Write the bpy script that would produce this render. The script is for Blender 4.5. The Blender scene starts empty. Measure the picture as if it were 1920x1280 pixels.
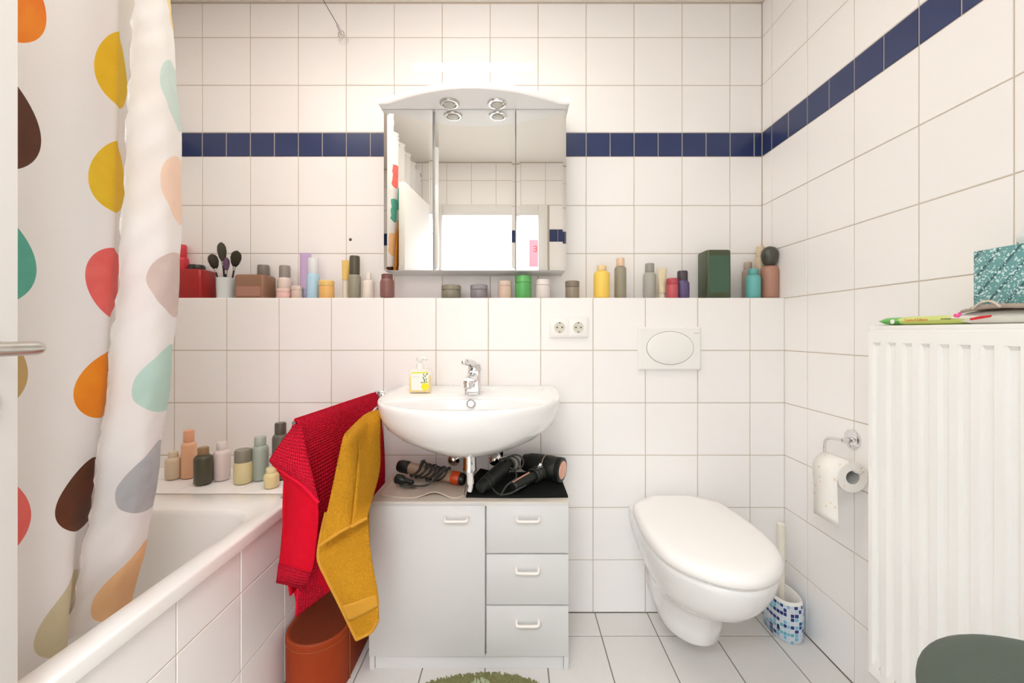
import bpy, bmesh, math, random
import numpy as np
from mathutils import Vector, Matrix, Euler
random.seed(7)
S = bpy.context.scene
COL = S.collection

# ------------------------------------------------------------------ camera, world, lights, exposure
F = 771.0                       # focal length in pixels of the 1920 px frame
EYE = 1.071                     # eye height
cam_d = bpy.data.cameras.new('camera')
cam_d.sensor_width = 36.0
cam_d.lens = 36.0 * F / 1920.0
cam_d.shift_x = -5.0 / 1920.0
cam_d.shift_y = -18.0 / 1920.0
cam_d.clip_start = 0.02
cam = bpy.data.objects.new('camera', cam_d)
cam.location = (0, 0, EYE)
cam.rotation_euler = (math.pi / 2, 0, 0)
COL.objects.link(cam)
S.camera = cam

w = bpy.data.worlds.new('world')
S.world = w
w.use_nodes = True
w.node_tree.nodes['Background'].inputs[0].default_value = (0.9, 0.95, 1, 1)
w.node_tree.nodes['Background'].inputs[1].default_value = 0.5

def area_light(name, loc, rot, sx, sy, power, col):
    d = bpy.data.lights.new(name, 'AREA')
    d.shape = 'RECTANGLE'; d.size = sx; d.size_y = sy
    d.energy = power; d.color = col
    o = bpy.data.objects.new(name, d)
    o.location = loc; o.rotation_euler = rot
    COL.objects.link(o)
    return o
# the lamp on the bathroom ceiling (warm) and the bright hall behind the open doorway (cool)
area_light('ceiling_light', (-0.42, 0.86, 2.43), (0, 0, 0), 1.50, 0.22, 12.5, (1.0, 0.93, 0.83))
area_light('hall_light', (-0.15, -0.95, 2.46), (0, 0, 0), 3.2, 0.7, 126.0, (0.87, 0.945, 1.0))
# added fill light opposite the doorway, set in a made-up hall window
area_light('hall_fill_light', (-0.38, -1.60, 1.25), (math.radians(90), 0, math.radians(180)), 0.92, 1.90, 4.0, (0.92, 0.965, 1.0))
LED_STRENGTH = 4.0
LEFT_TILT = 0.0

S.view_settings.view_transform = 'Standard'
S.view_settings.look = 'None'
S.view_settings.gamma = 1.0
S.view_settings.use_curve_mapping = False
S.view_settings.exposure = 0.08
S.cycles.max_bounces = 14
S.cycles.diffuse_bounces = 12
S.cycles.glossy_bounces = 6
S.cycles.use_denoising = True

# ------------------------------------------------------------------ materials
def srgb(r, g, b):
    f = lambda c: (c / 255.0 / 12.92) if c / 255.0 <= 0.04045 else ((c / 255.0 + 0.055) / 1.055) ** 2.4
    return (f(r), f(g), f(b))

def nd(nt, typ, **kw):
    n = nt.nodes.new(typ)
    for k, v in kw.items():
        setattr(n, k, v)
    return n

def mat(name, col, rough=0.4, metal=0.0, bump=None, var=0.0, vscale=6.0, emit=None, trans=0.0, coat=0.0, alpha=1.0, spec=None, ior=None, sheen=0.0, sss=0.0):
    m = bpy.data.materials.new(name)
    m.use_nodes = True
    nt = m.node_tree
    b = nt.nodes['Principled BSDF']
    b.inputs['Base Color'].default_value = (*col, 1)
    b.inputs['Roughness'].default_value = rough
    b.inputs['Metallic'].default_value = metal
    b.inputs['Transmission Weight'].default_value = trans
    b.inputs['Coat Weight'].default_value = coat
    b.inputs['Coat Roughness'].default_value = 0.08
    b.inputs['Alpha'].default_value = alpha
    b.inputs['Sheen Weight'].default_value = sheen
    b.inputs['Subsurface Weight'].default_value = sss
    if spec is not None: b.inputs['Specular IOR Level'].default_value = spec
    if ior: b.inputs['IOR'].default_value = ior
    if emit:
        b.inputs['Emission Color'].default_value = (*emit[0], 1)
        b.inputs['Emission Strength'].default_value = emit[1]
    if var or bump:
        tc = nd(nt, 'ShaderNodeTexCoord')
    if var:
        n = nd(nt, 'ShaderNodeTexNoise'); n.inputs['Scale'].default_value = vscale; n.inputs['Detail'].default_value = 4
        nt.links.new(tc.outputs['Object'], n.inputs['Vector'])
        mx = nd(nt, 'ShaderNodeMixRGB'); mx.blend_type = 'MIX'
        mx.inputs[1].default_value = (*[c * (1 - var) for c in col], 1)
        mx.inputs[2].default_value = (*[min(1, c * (1 + var)) for c in col], 1)
        nt.links.new(n.outputs['Fac'], mx.inputs[0])
        nt.links.new(mx.outputs[0], b.inputs['Base Color'])
    if bump:                                  # (kind, scale, strength, distance)
        kind, sc, st, di = bump
        if kind == 'noise':
            t = nd(nt, 'ShaderNodeTexNoise'); t.inputs['Scale'].default_value = sc; t.inputs['Detail'].default_value = 3
            nt.links.new(tc.outputs['Object'], t.inputs['Vector']); out = t.outputs['Fac']
        elif kind == 'voronoi':
            t = nd(nt, 'ShaderNodeTexVoronoi'); t.inputs['Scale'].default_value = sc
            nt.links.new(tc.outputs['Object'], t.inputs['Vector']); out = t.outputs['Distance']
        elif kind == 'waffle':                # ribs across both directions of the cloth (UV)
            uv = nd(nt, 'ShaderNodeUVMap')
            outs = []
            for d in ('X', 'Y'):
                t = nd(nt, 'ShaderNodeTexWave'); t.wave_type = 'BANDS'; t.bands_direction = d
                t.inputs['Scale'].default_value = sc if d == 'Y' else sc * 0.8
                t.inputs['Distortion'].default_value = 0.6; t.inputs['Detail'].default_value = 1
                nt.links.new(uv.outputs['UV'], t.inputs['Vector']); outs.append(t.outputs['Fac'])
            mm = nd(nt, 'ShaderNodeMath', operation='MULTIPLY'); nt.links.new(outs[0], mm.inputs[0]); nt.links.new(outs[1], mm.inputs[1])
            out = mm.outputs[0]
            mc = nd(nt, 'ShaderNodeMixRGB'); mc.inputs[1].default_value = (*[c * 0.72 for c in col], 1); mc.inputs[2].default_value = (*[min(1, c * 1.5 + .008) for c in col], 1)
            nt.links.new(out, mc.inputs[0]); nt.links.new(mc.outputs[0], b.inputs['Base Color'])
        bp = nd(nt, 'ShaderNodeBump'); bp.inputs['Strength'].default_value = st; bp.inputs['Distance'].default_value = di
        nt.links.new(out, bp.inputs['Height']); nt.links.new(bp.outputs[0], b.inputs['Normal'])
    return m

M = {}
M['tile'] = mat('white_glazed_tile', (0.88, 0.863, 0.855), 0.34, bump=('noise', 14, 0.05, 0.01), var=0.012, vscale=3)
M['blue'] = mat('navy_glazed_tile', srgb(40, 54, 98), 0.3, var=0.08, vscale=8)
M['grout'] = mat('beige_grout', (0.56, 0.49, 0.41), 0.9, bump=('noise', 120, 0.2, 0.002))
M['floor_tile'] = mat('pale_grey_floor_tile', (0.72, 0.70, 0.675), 0.38, var=0.03, vscale=40, bump=('noise', 60, 0.05, 0.004))
M['floor_grout'] = mat('dark_floor_grout', (0.22, 0.20, 0.17), 0.9)
M['plaster'] = mat('white_plaster', (0.84, 0.81, 0.77), 0.85, bump=('noise', 60, 0.08, 0.004))
M['hall_white'] = mat('hall_white_paint', (0.88, 0.885, 0.89), 0.8)
M['hall_floor'] = mat('hall_wood_floor', (0.66, 0.62, 0.57), 0.5, var=0.15, vscale=5)
M['ceramic'] = mat('white_ceramic', (0.79, 0.785, 0.78), 0.13, coat=0.4)
M['enamel'] = mat('white_bath_enamel', (0.80, 0.79, 0.77), 0.16, coat=0.3)
M['lid'] = mat('white_seat_plastic', (0.86, 0.84, 0.825), 0.25)
M['plastic'] = mat('white_plastic', (0.85, 0.84, 0.82), 0.3)
M['cream_plastic'] = mat('cream_plastic', (0.80, 0.76, 0.66), 0.35)
M['dark_gap'] = mat('dark_gap', (0.12, 0.11, 0.10), 0.8)
M['socket_grey'] = mat('socket_well', (0.62, 0.60, 0.52), 0.4)
M['chrome'] = mat('chrome', (0.78, 0.78, 0.79), 0.07, metal=1)
M['steel'] = mat('brushed_steel', (0.62, 0.60, 0.57), 0.28, metal=1)
M['mirror'] = mat('mirror_glass', (0.93, 0.94, 0.92), 0.0, metal=1)
M['cab_white'] = mat('white_laminate', (0.66, 0.66, 0.655), 0.42, bump=('noise', 90, 0.04, 0.003))
M['cab_edge'] = mat('beige_laminate_edge', (0.62, 0.56, 0.48), 0.5)
M['lamp_white'] = mat('lamp_white', (0.85, 0.85, 0.86), 0.35)
M['led'] = mat('led_diffuser', (0.9, 0.9, 0.9), 0.4, emit=((1.0, 0.97, 0.95), LED_STRENGTH))
M['lens'] = mat('frosted_lens', (0.55, 0.53, 0.48), 0.4)
M['door'] = mat('white_door_paint', (0.76, 0.75, 0.735), 0.45)
M['rad'] = mat('white_radiator_enamel', (0.83, 0.825, 0.805), 0.3)
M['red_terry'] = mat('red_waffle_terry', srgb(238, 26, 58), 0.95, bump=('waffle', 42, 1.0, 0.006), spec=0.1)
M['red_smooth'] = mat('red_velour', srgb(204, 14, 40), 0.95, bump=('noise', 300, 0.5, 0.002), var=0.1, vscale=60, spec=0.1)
M['yellow_terry'] = mat('mustard_terry', srgb(200, 142, 36), 0.95, bump=('noise', 330, 1.0, 0.006), var=0.25, vscale=260, spec=0.1)
M['amber'] = mat('amber_cloth', srgb(205, 130, 20), 0.95, bump=('noise', 200, 0.5, 0.004))
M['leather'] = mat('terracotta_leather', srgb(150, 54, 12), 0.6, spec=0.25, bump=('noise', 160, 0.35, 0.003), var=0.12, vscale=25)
M['leather_shaded'] = mat('terracotta_leather_shaded', srgb(112, 44, 16), 0.6, spec=0.25, bump=('noise', 160, 0.3, 0.003), var=0.1, vscale=20)  # same leather, with the shade under the towels put into the colour
M['stitch'] = mat('brown_stitching', srgb(150, 82, 48), 0.7)
M['stool'] = mat('grey_green_vinyl', srgb(70, 80, 70), 0.55, bump=('noise', 240, 0.12, 0.002), var=0.08, vscale=4)
M['dark_metal'] = mat('dark_metal', (0.05, 0.05, 0.05), 0.4, metal=0.6)
M['mat_dark'] = mat('olive_green_pile', srgb(128, 128, 84), 0.95, var=0.2, vscale=80)
M['mat_light'] = mat('sage_green_pile', srgb(182, 190, 156), 0.95, var=0.15, vscale=80)
M['black_cloth'] = mat('black_cloth', (0.012, 0.013, 0.012), 0.95, bump=('noise', 180, 0.4, 0.003), spec=0.1)
M['beige_cloth'] = mat('beige_cotton', srgb(205, 190, 174), 0.95, bump=('noise', 200, 0.4, 0.002), var=0.05, vscale=20)
M['grey_cloth'] = mat('taupe_cotton', srgb(160, 146, 134), 0.95, bump=('noise', 200, 0.4, 0.002), var=0.15, vscale=60)
M['black_plastic'] = mat('black_plastic', (0.012, 0.014, 0.012), 0.42, spec=0.35)
M['cord'] = mat('dark_cord', (0.035, 0.036, 0.03), 0.55)
M['taupe_plastic'] = mat('taupe_metallic_plastic', srgb(172, 148, 126), 0.35, metal=0.3)
M['orange_plastic'] = mat('orange_plastic', srgb(196, 70, 18), 0.35)
M['rose_gold'] = mat('rose_gold', srgb(226, 170, 146), 0.35, metal=0.35)
M['paper'] = mat('white_tissue', (0.86, 0.84, 0.80), 0.95, bump=('noise', 120, 0.15, 0.003))
M['card'] = mat('grey_card', (0.50, 0.50, 0.49), 0.9)
M['clear'] = mat('clear_plastic', (0.95, 0.94, 0.92), 0.08, alpha=0.22)
M['soap'] = mat('lemon_soap', srgb(252, 222, 96), 0.12, sss=0.3)
M['pink_paper'] = mat('pink_poster_paper', srgb(226, 84, 92), 0.8)
M['red_ink'] = mat('red_ink', srgb(170, 16, 20), 0.8)
M['grey_glass'] = mat('grey_glass', (0.45, 0.5, 0.5), 0.15)
M['lace_grey'] = mat('mark_grey', (0.25, 0.26, 0.25), 0.6)
M['grey_print'] = mat('grey_print', (0.60, 0.60, 0.58), 0.7)
M['lime_print'] = mat('lime_print', srgb(214, 222, 60), 0.5)
M['lemon_print'] = mat('lemon_print', srgb(244, 224, 30), 0.5)
M['leaf_print'] = mat('leaf_green_print', srgb(88, 120, 30), 0.5)
M['label_white'] = mat('label_white', (0.82, 0.82, 0.76), 0.5)

def colmat(rgb, rough=0.35, **k):
    key = ('c', rgb, rough, tuple(k.items()))
    if key not in M:
        M[key] = mat('plain_%02x%02x%02x' % rgb, srgb(*rgb), rough, **k)
    return M[key]

# ------------------------------------------------------------------ mesh helpers
def at(px, py, d):
    """point at distance d whose picture position is (px, py)"""
    return Vector(((px - 965.0) * d / F, d, EYE - (py - 622.0) * d / F))

class MB:
    def __init__(s): s.v = []; s.f = []; s.uv = None
    def add(s, vs, fs):
        n = len(s.v); s.v += [tuple(p) for p in vs]; s.f += [tuple(i + n for i in f) for f in fs]; return s
    def box(s, c, d, rot=None, bev=0.0):
        x, y, z = [k / 2 for k in d]
        bm = bmesh.new()
        bmesh.ops.create_cube(bm, size=1.0, matrix=Matrix.Diagonal((d[0], d[1], d[2], 1)))
        if bev > 0:
            bmesh.ops.bevel(bm, geom=list(bm.edges), offset=min(bev, min(d) * 0.45), segments=2, profile=0.5, affect='EDGES')
        R = (Euler(rot).to_matrix() if rot is not None else Matrix.Identity(3))
        bm.verts.index_update()
        vs = [R @ v.co + Vector(c) for v in bm.verts]
        fs = [[v.index for v in f.verts] for f in bm.faces]
        bm.free()
        return s.add(vs, fs)
    def loft(s, rings, close=True, cap0=True, cap1=True):
        n = len(rings[0]); vs = [p for r in rings for p in r]; fs = []
        for i in range(len(rings) - 1):
            for j in range(n if close else n - 1):
                a = i * n + j; b = i * n + (j + 1) % n
                fs.append((a, b, b + n, a + n))
        if cap0: fs.append(tuple(reversed(range(n))))
        if cap1: fs.append(tuple(range((len(rings) - 1) * n, len(rings) * n)))
        return s.add(vs, fs)
    def lathe(s, prof, c=(0, 0, 0), axis=(0, 0, 1), n=28, cap0=True, cap1=True):
        q = Vector((0, 0, 1)).rotation_difference(Vector(axis).normalized())
        rings = []
        for r, h in prof:
            rings.append([q @ Vector((r * math.cos(2 * math.pi * k / n), r * math.sin(2 * math.pi * k / n), h)) + Vector(c) for k in range(n)])
        return s.loft(rings, True, cap0, cap1)
    def tube(s, pts, r, n=10, caps=True):
        pts = [Vector(p) for p in pts]
        rs = r if isinstance(r, (list, tuple)) else [r] * len(pts)
        rings = []; up = None
        for i, p in enumerate(pts):
            t = (pts[min(i + 1, len(pts) - 1)] - pts[max(i - 1, 0)]).normalized()
            if up is None:
                up = t.orthogonal().normalized()
            else:
                up = (up - t * up.dot(t))
                up = up.normalized() if up.length > 1e-6 else t.orthogonal().normalized()
            sd = t.cross(up)
            rings.append([p + (up * math.cos(2 * math.pi * k / n) + sd * math.sin(2 * math.pi * k / n)) * rs[i] for k in range(n)])
        return s.loft(rings, True, caps, caps)
    def grid(s, rows):
        n = len(rows[0]); vs = [p for r in rows for p in r]; fs = []
        for i in range(len(rows) - 1):
            for j in range(n - 1):
                a = i * n + j
                fs.append((a, a + 1, a + n + 1, a + n))
        return s.add(vs, fs)

def link(name, mesh, m=None, parent=None, smooth=35):
    o = bpy.data.objects.new(name, mesh)
    COL.objects.link(o)
    if m is not None and not mesh.materials: mesh.materials.append(m)
    if parent is not None:
        o.parent = parent
        bpy.context.view_layer.update() if False else None
        o.matrix_parent_inverse = WM(parent).inverted()
    return o

def WM(o):
    m = o.matrix_basis.copy()
    if o.parent is not None: m = WM(o.parent) @ o.matrix_parent_inverse @ m
    return m

def build(name, mb, m, parent=None, smooth=35, uv=None):
    me = bpy.data.meshes.new(name)
    me.from_pydata([tuple(v) for v in mb.v], [], mb.f)
    bm = bmesh.new(); bm.from_mesh(me)
    if smooth != 'cloth': bmesh.ops.recalc_face_normals(bm, faces=bm.faces)
    bm.to_mesh(me); bm.free()
    if uv is not None:
        l = me.uv_layers.new(name='UVMap')
        for lp in me.loops: l.data[lp.index].uv = uv[lp.vertex_index]
    me.materials.append(m)
    if smooth:
        me.polygons.foreach_set('use_smooth', [True] * len(me.polygons))
        if smooth != 'cloth': me.set_sharp_from_angle(angle=math.radians(smooth))
    me.update()
    return link(name, me, None, parent)

def tag(o, label, cat, group=None, kind=None):
    o['label'] = label; o['category'] = cat
    if group: o['group'] = group
    if kind: o['kind'] = kind
    return o

def thing(name, label, cat, loc=(0, 0, 0), group=None):
    o = bpy.data.objects.new(name, None); COL.objects.link(o)
    o.empty_display_size = 0.05
    o.location = loc
    return tag(o, label, cat, group)

def struct(name, mb, m, smooth=None):
    o = build(name, mb, m, None, smooth); o['kind'] = 'structure'; return o

def spline(pts, n):
    """Catmull-Rom through pts"""
    P = [Vector(p) for p in pts]; out = []
    for i in range(len(P) - 1):
        p0 = P[max(i - 1, 0)]; p1 = P[i]; p2 = P[i + 1]; p3 = P[min(i + 2, len(P) - 1)]
        for k in range(n):
            t = k / n
            out.append(0.5 * ((2 * p1) + (p2 - p0) * t + (2 * p0 - 5 * p1 + 4 * p2 - p3) * t * t + (3 * p1 - p0 - 3 * p2 + p3) * t ** 3))
    out.append(P[-1]); return out

def sheet(ctrl, nu, nv, wob=0.0, seed=0):
    """dense surface through a grid of control points (rows of points)"""
    rows = [spline(r, nu) for r in ctrl]
    cols = list(zip(*rows))
    dense = [spline(c, nv) for c in cols]
    out = [list(r) for r in zip(*dense)]
    if wob:
        rnd = random.Random(seed); ph = [rnd.uniform(0, 6) for _ in range(6)]
        for i, r in enumerate(out):
            for j, p in enumerate(r):
                u = j / len(r); v = i / len(out)
                d = wob * v * (math.sin(9 * u + ph[0] + 2 * v) + 0.6 * math.sin(17 * u + ph[1] - 3 * v) + 0.5 * math.sin(6 * v + 4 * u + ph[2]))
                r[j] = p + Vector((0.3 * d, -d, 0))
    return out

def solidify(o, t):
    md = o.modifiers.new('thickness', 'SOLIDIFY'); md.thickness = t; md.offset = 0.0
    return o

def text_mesh(name, body, size, m, parent, loc, rot, extrude=0.0003, align='CENTER'):
    c = bpy.data.curves.new(name, 'FONT'); c.body = body; c.size = size; c.extrude = extrude; c.align_x = align; c.align_y = 'CENTER'
    c.resolution_u = 3
    t = bpy.data.objects.new('tmp', c); COL.objects.link(t)
    dg = bpy.context.evaluated_depsgraph_get(); dg.update()
    me = bpy.data.meshes.new_from_object(t.evaluated_get(dg))
    bpy.data.objects.remove(t)
    me.transform(Matrix.LocRotScale(Vector(loc), Euler(rot), None))
    me.materials.clear(); me.materials.append(m)
    return link(name, me, None, parent)

# ------------------------------------------------------------------ tiles
TCACHE = {}
def tile_mesh(du, dv, kind):
    key = (round(du, 4), round(dv, 4), kind)
    if key in TCACHE: return TCACHE[key]
    a, b, c, t = du / 2, dv / 2, 0.0012, 0.006
    mb = MB(); r = lambda x, y, z: [(-x, -y, z), (x, -y, z), (x, y, z), (-x, y, z)]
    mb.loft([r(a, b, -t), r(a, b, -0.0012), r(a - c, b - c, 0)], True, False, True)
    me = bpy.data.meshes.new('tile')
    me.from_pydata([tuple(v) for v in mb.v], [], mb.f); me.update()
    me.materials.append(M[kind])
    TCACHE[key] = me
    return me

def tiles(parent, o, u, v, ul, vl, kind='tile', gap=0.0030, name='tile', skip=None):
    o, u, v = Vector(o), Vector(u), Vector(v); n = u.cross(v)
    R = Matrix((u, v, n)).transposed()
    for i in range(len(ul) - 1):
        for j in range(len(vl) - 1):
            du, dv = ul[i + 1] - ul[i] - gap, vl[j + 1] - vl[j] - gap
            if du < 0.004 or dv < 0.004: continue
            uc, vc = (ul[i] + ul[i + 1]) / 2, (vl[j] + vl[j + 1]) / 2
            if skip and skip(uc, vc): continue
            ob = bpy.data.objects.new(name, tile_mesh(du, dv, kind))
            COL.objects.link(ob)
            ob.location = o + u * uc + v * vc + n * random.uniform(-0.0003, 0.0002)
            e = Euler((random.uniform(-1, 1) * 0.0016, random.uniform(-1, 1) * 0.0016, 0)).to_matrix()
            ob.rotation_euler = (R @ e).to_euler()
            ob.parent = parent

def lines(a, b, first, step):
    """grid lines between a and b, with lines at first + k*step"""
    k0 = math.ceil((a - first) / step - 1e-6); out = [a]; k = k0
    while first + k * step < b - 0.003:
        if first + k * step > a + 0.003: out.append(first + k * step)
        k += 1
    out.append(b); return out

XL, XR, YF, YB, YH, ZC = -1.45, 1.031, -0.20, 1.713, 1.570, 2.447     # room: left, right, front, back, half wall, ceiling
ZL = 1.201                                                            # top of the half wall
G = 0.002
def slab(lo, hi):
    return MB().box([(a + b) / 2 for a, b in zip(lo, hi)], [b - a for a, b in zip(lo, hi)])

# back wall above the half wall
wb = struct('wall_back', slab((XL - .1, YB + G, 0), (XR + .1, YB + .1, ZC + .1)), M['grout'])
ul = lines(XL, XR, 0.098, 0.2)
tiles(wb, (0, YB, 0), (1, 0, 0), (0, 0, 1), ul, [ZL, 1.397, 1.597, 1.801])
tiles(wb, (0, YB, 0), (1, 0, 0), (0, 0, 1), lines(XL, XR, 0.098, 0.1), [1.801, 1.901], 'blue')
tiles(wb, (0, YB, 0), (1, 0, 0), (0, 0, 1), ul, [1.901, 2.098, 2.297, ZC - 0.008])
# half wall carrying basin and toilet, its top is the long shelf
wl = struct('wall_ledge', slab((XL - .05, YH + G, 0), (XR, YB + .01, ZL - G)), M['grout'])
tiles(wl, (0, YH, 0), (1, 0, 0), (0, 0, 1), lines(XL, XR, 0.0995, 0.2), [0.0, 0.2, 0.4, 0.6, 0.8, 1.0, ZL])
tiles(wl, (0, 0, ZL), (1, 0, 0), (0, 1, 0), lines(XL, XR, 0.0995, 0.2), [YH, YB])
# right wall
wr = struct('wall_right', slab((XR + G, YF - .1, 0), (XR + .1, YB + .1, ZC + .1)), M['grout'])
yl = [-y for y in lines(YF, YB, 0.05, 0.2)][::-1]
yl2 = [-y for y in lines(YF, YB, 0.05, 0.1)][::-1]
tiles(wr, (XR, 0, 0), (0, -1, 0), (0, 0, 1), yl, [0.0, 0.2, 0.4, 0.6, 0.8, 1.0, 1.2, 1.397, 1.597, 1.801])
tiles(wr, (XR, 0, 0), (0, -1, 0), (0, 0, 1), yl2, [1.801, 1.901], 'blue')
tiles(wr, (XR, 0, 0), (0, -1, 0), (0, 0, 1), yl, [1.901, 2.098, 2.297, ZC - 0.008])
# left wall behind the bathtub
wf = struct('wall_left', slab((XL - .1, YF - .1, 0), (XL - G, YB + .1, ZC + .1)), M['grout'])
tiles(wf, (XL, 0, 0), (0, 1, 0), (0, 0, 1), lines(YF, YB, 0.05, 0.2), [0.553, 0.8, 1.0, 1.2, 1.397, 1.597, 1.801])
tiles(wf, (XL, 0, 0), (0, 1, 0), (0, 0, 1), lines(YF, YB, 0.05, 0.1), [1.801, 1.901], 'blue')
tiles(wf, (XL, 0, 0), (0, 1, 0), (0, 0, 1), lines(YF, YB, 0.05, 0.2), [1.901, 2.098, 2.297, ZC - 0.008])
# front wall with the doorway (seen in the mirror)
DX0, DX1, DZ = -0.60, 0.205, 2.02
FW = 0.075
fb = MB()
for lo, hi in (((XL - .1, YF - .1, 0), (DX0 - .02, YF - G, ZC + .1)), ((DX1 + .02, YF - .1, 0), (XR + .1, YF - G, ZC + .1)), ((DX0 - .02, YF - .1, DZ + .02), (DX1 + .02, YF - G, ZC + .1))):
    fb.box([(a + b) / 2 for a, b in zip(lo, hi)], [b - a for a, b in zip(lo, hi)])
wfr = struct('wall_front', fb, M['grout'])
fo, fu, fv = (0, YF, 0), (-1, 0, 0), (0, 0, 1)
def fl(a, b, st=0.2): return [-x for x in lines(a, b, 0.05, st)][::-1]
tiles(wfr, fo, fu, fv, fl(XL, XR), [DZ + FW, 2.098, 2.297, ZC - 0.008])
for a, b in ((XL, DX0 - FW), (DX1 + FW, XR)):
    tiles(wfr, fo, fu, fv, fl(a, b), [0.0, 0.2, 0.4, 0.6, 0.8, 1.0, 1.2, 1.397, 1.597, 1.801])
    tiles(wfr, fo, fu, fv, fl(a, b, 0.1), [1.801, 1.901], 'blue')
    tiles(wfr, fo, fu, fv, fl(a, b), [1.901, DZ + FW])
# floor, ceiling
fl_ = struct('floor', slab((XL - .1, YF - .1, -.1), (XR + .1, YB + .1, -G)), M['floor_grout'])
tiles(fl_, (0, 0, 0), (1, 0, 0), (0, 1, 0), lines(-0.702, XR, 0.106, 0.2), lines(YF, YH, 1.45, 0.2), 'floor_tile', 0.0036)
struct('ceiling', slab((XL - .1, YF - .1, ZC), (XR + .1, YB + .1, ZC + .1)), M['plaster'])
# tiled wall in front of and behind the bathtub
XP = -0.702
wp = struct('wall_bath', slab((XP - .030, YF, 0), (XP - G, 1.32, 0.516)), M['grout'])
ws = struct('wall_shelf', slab((XL, 1.32 + G, 0), (XP - G, YH, 0.551)), M['grout'])
ba = lines(YF, YH, 1.254, 0.2)
ba = sorted(set(ba + [1.32]))
tiles(wp, (XP, 0, 0), (0, 1, 0), (0, 0, 1), [y for y in ba if y < 1.3] [:-1] + [1.254, 1.32], [0.0, 0.2, 0.4, 0.518])
tiles(ws, (XP, 0, 0), (0, 1, 0), (0, 0, 1), [1.32, 1.454, YH], [0.0, 0.2, 0.4, 0.5525])
tiles(ws, (0, 0, 0.553), (1, 0, 0), (0, 1, 0), lines(XL, XP, 0.0995, 0.2), lines(1.322, YH, 1.45, 0.2))

# door frame, open door leaf, hall behind
tr = MB()
for cx in (DX0 - FW / 2 + .015, DX1 + FW / 2 - .015):
    tr.box((cx, YF + .006, (DZ + FW) / 2), (FW, .022, DZ + FW), bev=.004)
tr.box(((DX0 + DX1) / 2, YF + .006, DZ + FW / 2 + .004), (DX1 - DX0 - .031, .022, FW - .008), bev=.004)
for cx in (DX0 - .006, DX1 + .006):
    tr.box((cx, YF - .05, DZ / 2), (.026, .12, DZ))
tr.box(((DX0 + DX1) / 2, YF - .05, DZ + .006), (DX1 - DX0, .12, .026))
struct('trim_1', tr, M['door'], 40)

H0 = Vector((-0.605, YF + .02, 0)); H1 = Vector((-0.684, 0.567, 0))     # hinge line and free edge of the open leaf
ax = (H1 - H0).normalized(); nr = Vector((ax.y, -ax.x, 0))              # nr points into the room
L = (H1 - H0).length; ang = math.atan2(ax.y, ax.x)
dm = MB().box(H0 + ax * L / 2 - nr * .02 + Vector((0, 0, 1.008)), (L, .04, 2.0), (0, 0, ang), .002)
dr = build('door_1', dm, M['door'], None, 40); dr['kind'] = 'structure'
hb = H1 - ax * .052
def dpt(a, n_, z): return hb - ax * a + nr * n_ + Vector((0, 0, z))
ZH = 1.050
build('door_handle', MB().tube(spline([dpt(0, .0, ZH), dpt(-.001, .046, ZH), dpt(-.010, .057, ZH), dpt(.004, .062, ZH), dpt(.13, .062, ZH)], 8), .0088, 16), M['steel'], dr)
build('handle_rosette', MB().lathe([(.026, 0), (.026, .006), (.024, .008), (.011, .008)], dpt(0, 0, ZH), nr), M['steel'], dr)
build('key_rosette', MB().lathe([(.026, 0), (.026, .006), (.024, .008)], dpt(0, 0, ZH - .072), nr), M['steel'], dr)
build('door_handle', MB().tube(spline([dpt(0, -.04, ZH), dpt(0, -.09, ZH), dpt(.016, -.104, ZH), dpt(.13, -.104, ZH)], 8), .0088, 12), M['steel'], dr)

# hall behind the doorway
hm = MB()
for lo, hi in (((-2.0, -1.75, 0), (1.7, -1.65, 2.6)), ((-2.1, -1.75, 0), (-2.0, YF - .1, 2.6)), ((1.7, -1.75, 0), (1.8, YF - .1, 2.6))):
    hm.box([(a + b) / 2 for a, b in zip(lo, hi)], [b - a for a, b in zip(lo, hi)])
struct('wall_hall', hm, M['hall_white'])
struct('ceiling_hall', slab((-2.1, -1.75, 2.5), (1.8, YF - .1, 2.6)), M['hall_white'])
struct('floor_hall', slab((-2.1, -1.75, -.1), (1.8, YF - .1, -.002)), M['hall_floor'])
wn_ = MB()  # invented frame and pane, built around the added fill light
for x in (-.87, .11): wn_.box((x, -1.635, 1.25), (.06, .05, 2.02), bev=.004)
for z in (.27, 2.23): wn_.box((-.38, -1.635, z), (.92, .05, .06), bev=.004)
wno = struct('added_window_1', wn_, M['hall_white'], 40)
build('pane', MB().box((-.38, -1.640, 1.25), (.92, .006, 1.90)), M['plastic'], wno)
ps = thing('poster', 'pink paper poster with red letters on the hall wall, seen in the mirror', 'poster', (.36, -1.65, 1.3))
build('sheet', MB().box((.37, -1.646, 1.69), (.40, .006, .90)), M['pink_paper'], ps)
text_mesh('lettering', 'XE', .10, M['red_ink'], ps, (.275, -1.6425, 2.03), (math.pi / 2, 0, math.pi))
wd = thing('hall_cabinet', 'white hall cabinet with grey glass pane, seen in the mirror through the doorway', 'cabinet', (-1.18, -1.47, 0))
build('body', MB().box((-1.18, -1.47, .97), (.50, .34, 1.93), bev=.006), M['cab_white'], wd)
dd = build('door', MB().box((-1.18, -1.292, .99), (.47, .016, 1.86), bev=.004), M['cab_white'], wd)
build('glass_pane', MB().box((-1.15, -1.282, 1.60), (.30, .006, .45), bev=.002), M['grey_glass'], dd)
tw = MB().grid(sheet([[(-.742, .44, 1.72), (-.740, .52, 1.73), (-.746, .535, 1.70)], [(-.750, .42, 1.5), (-.743, .535, 1.5), (-.752, .55, 1.5)], [(-.755, .40, 1.2), (-.745, .55, 1.18), (-.755, .562, 1.18)], [(-.76, .38, .78), (-.745, .562, .76), (-.757, .572, .76)]], 6, 8))
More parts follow.
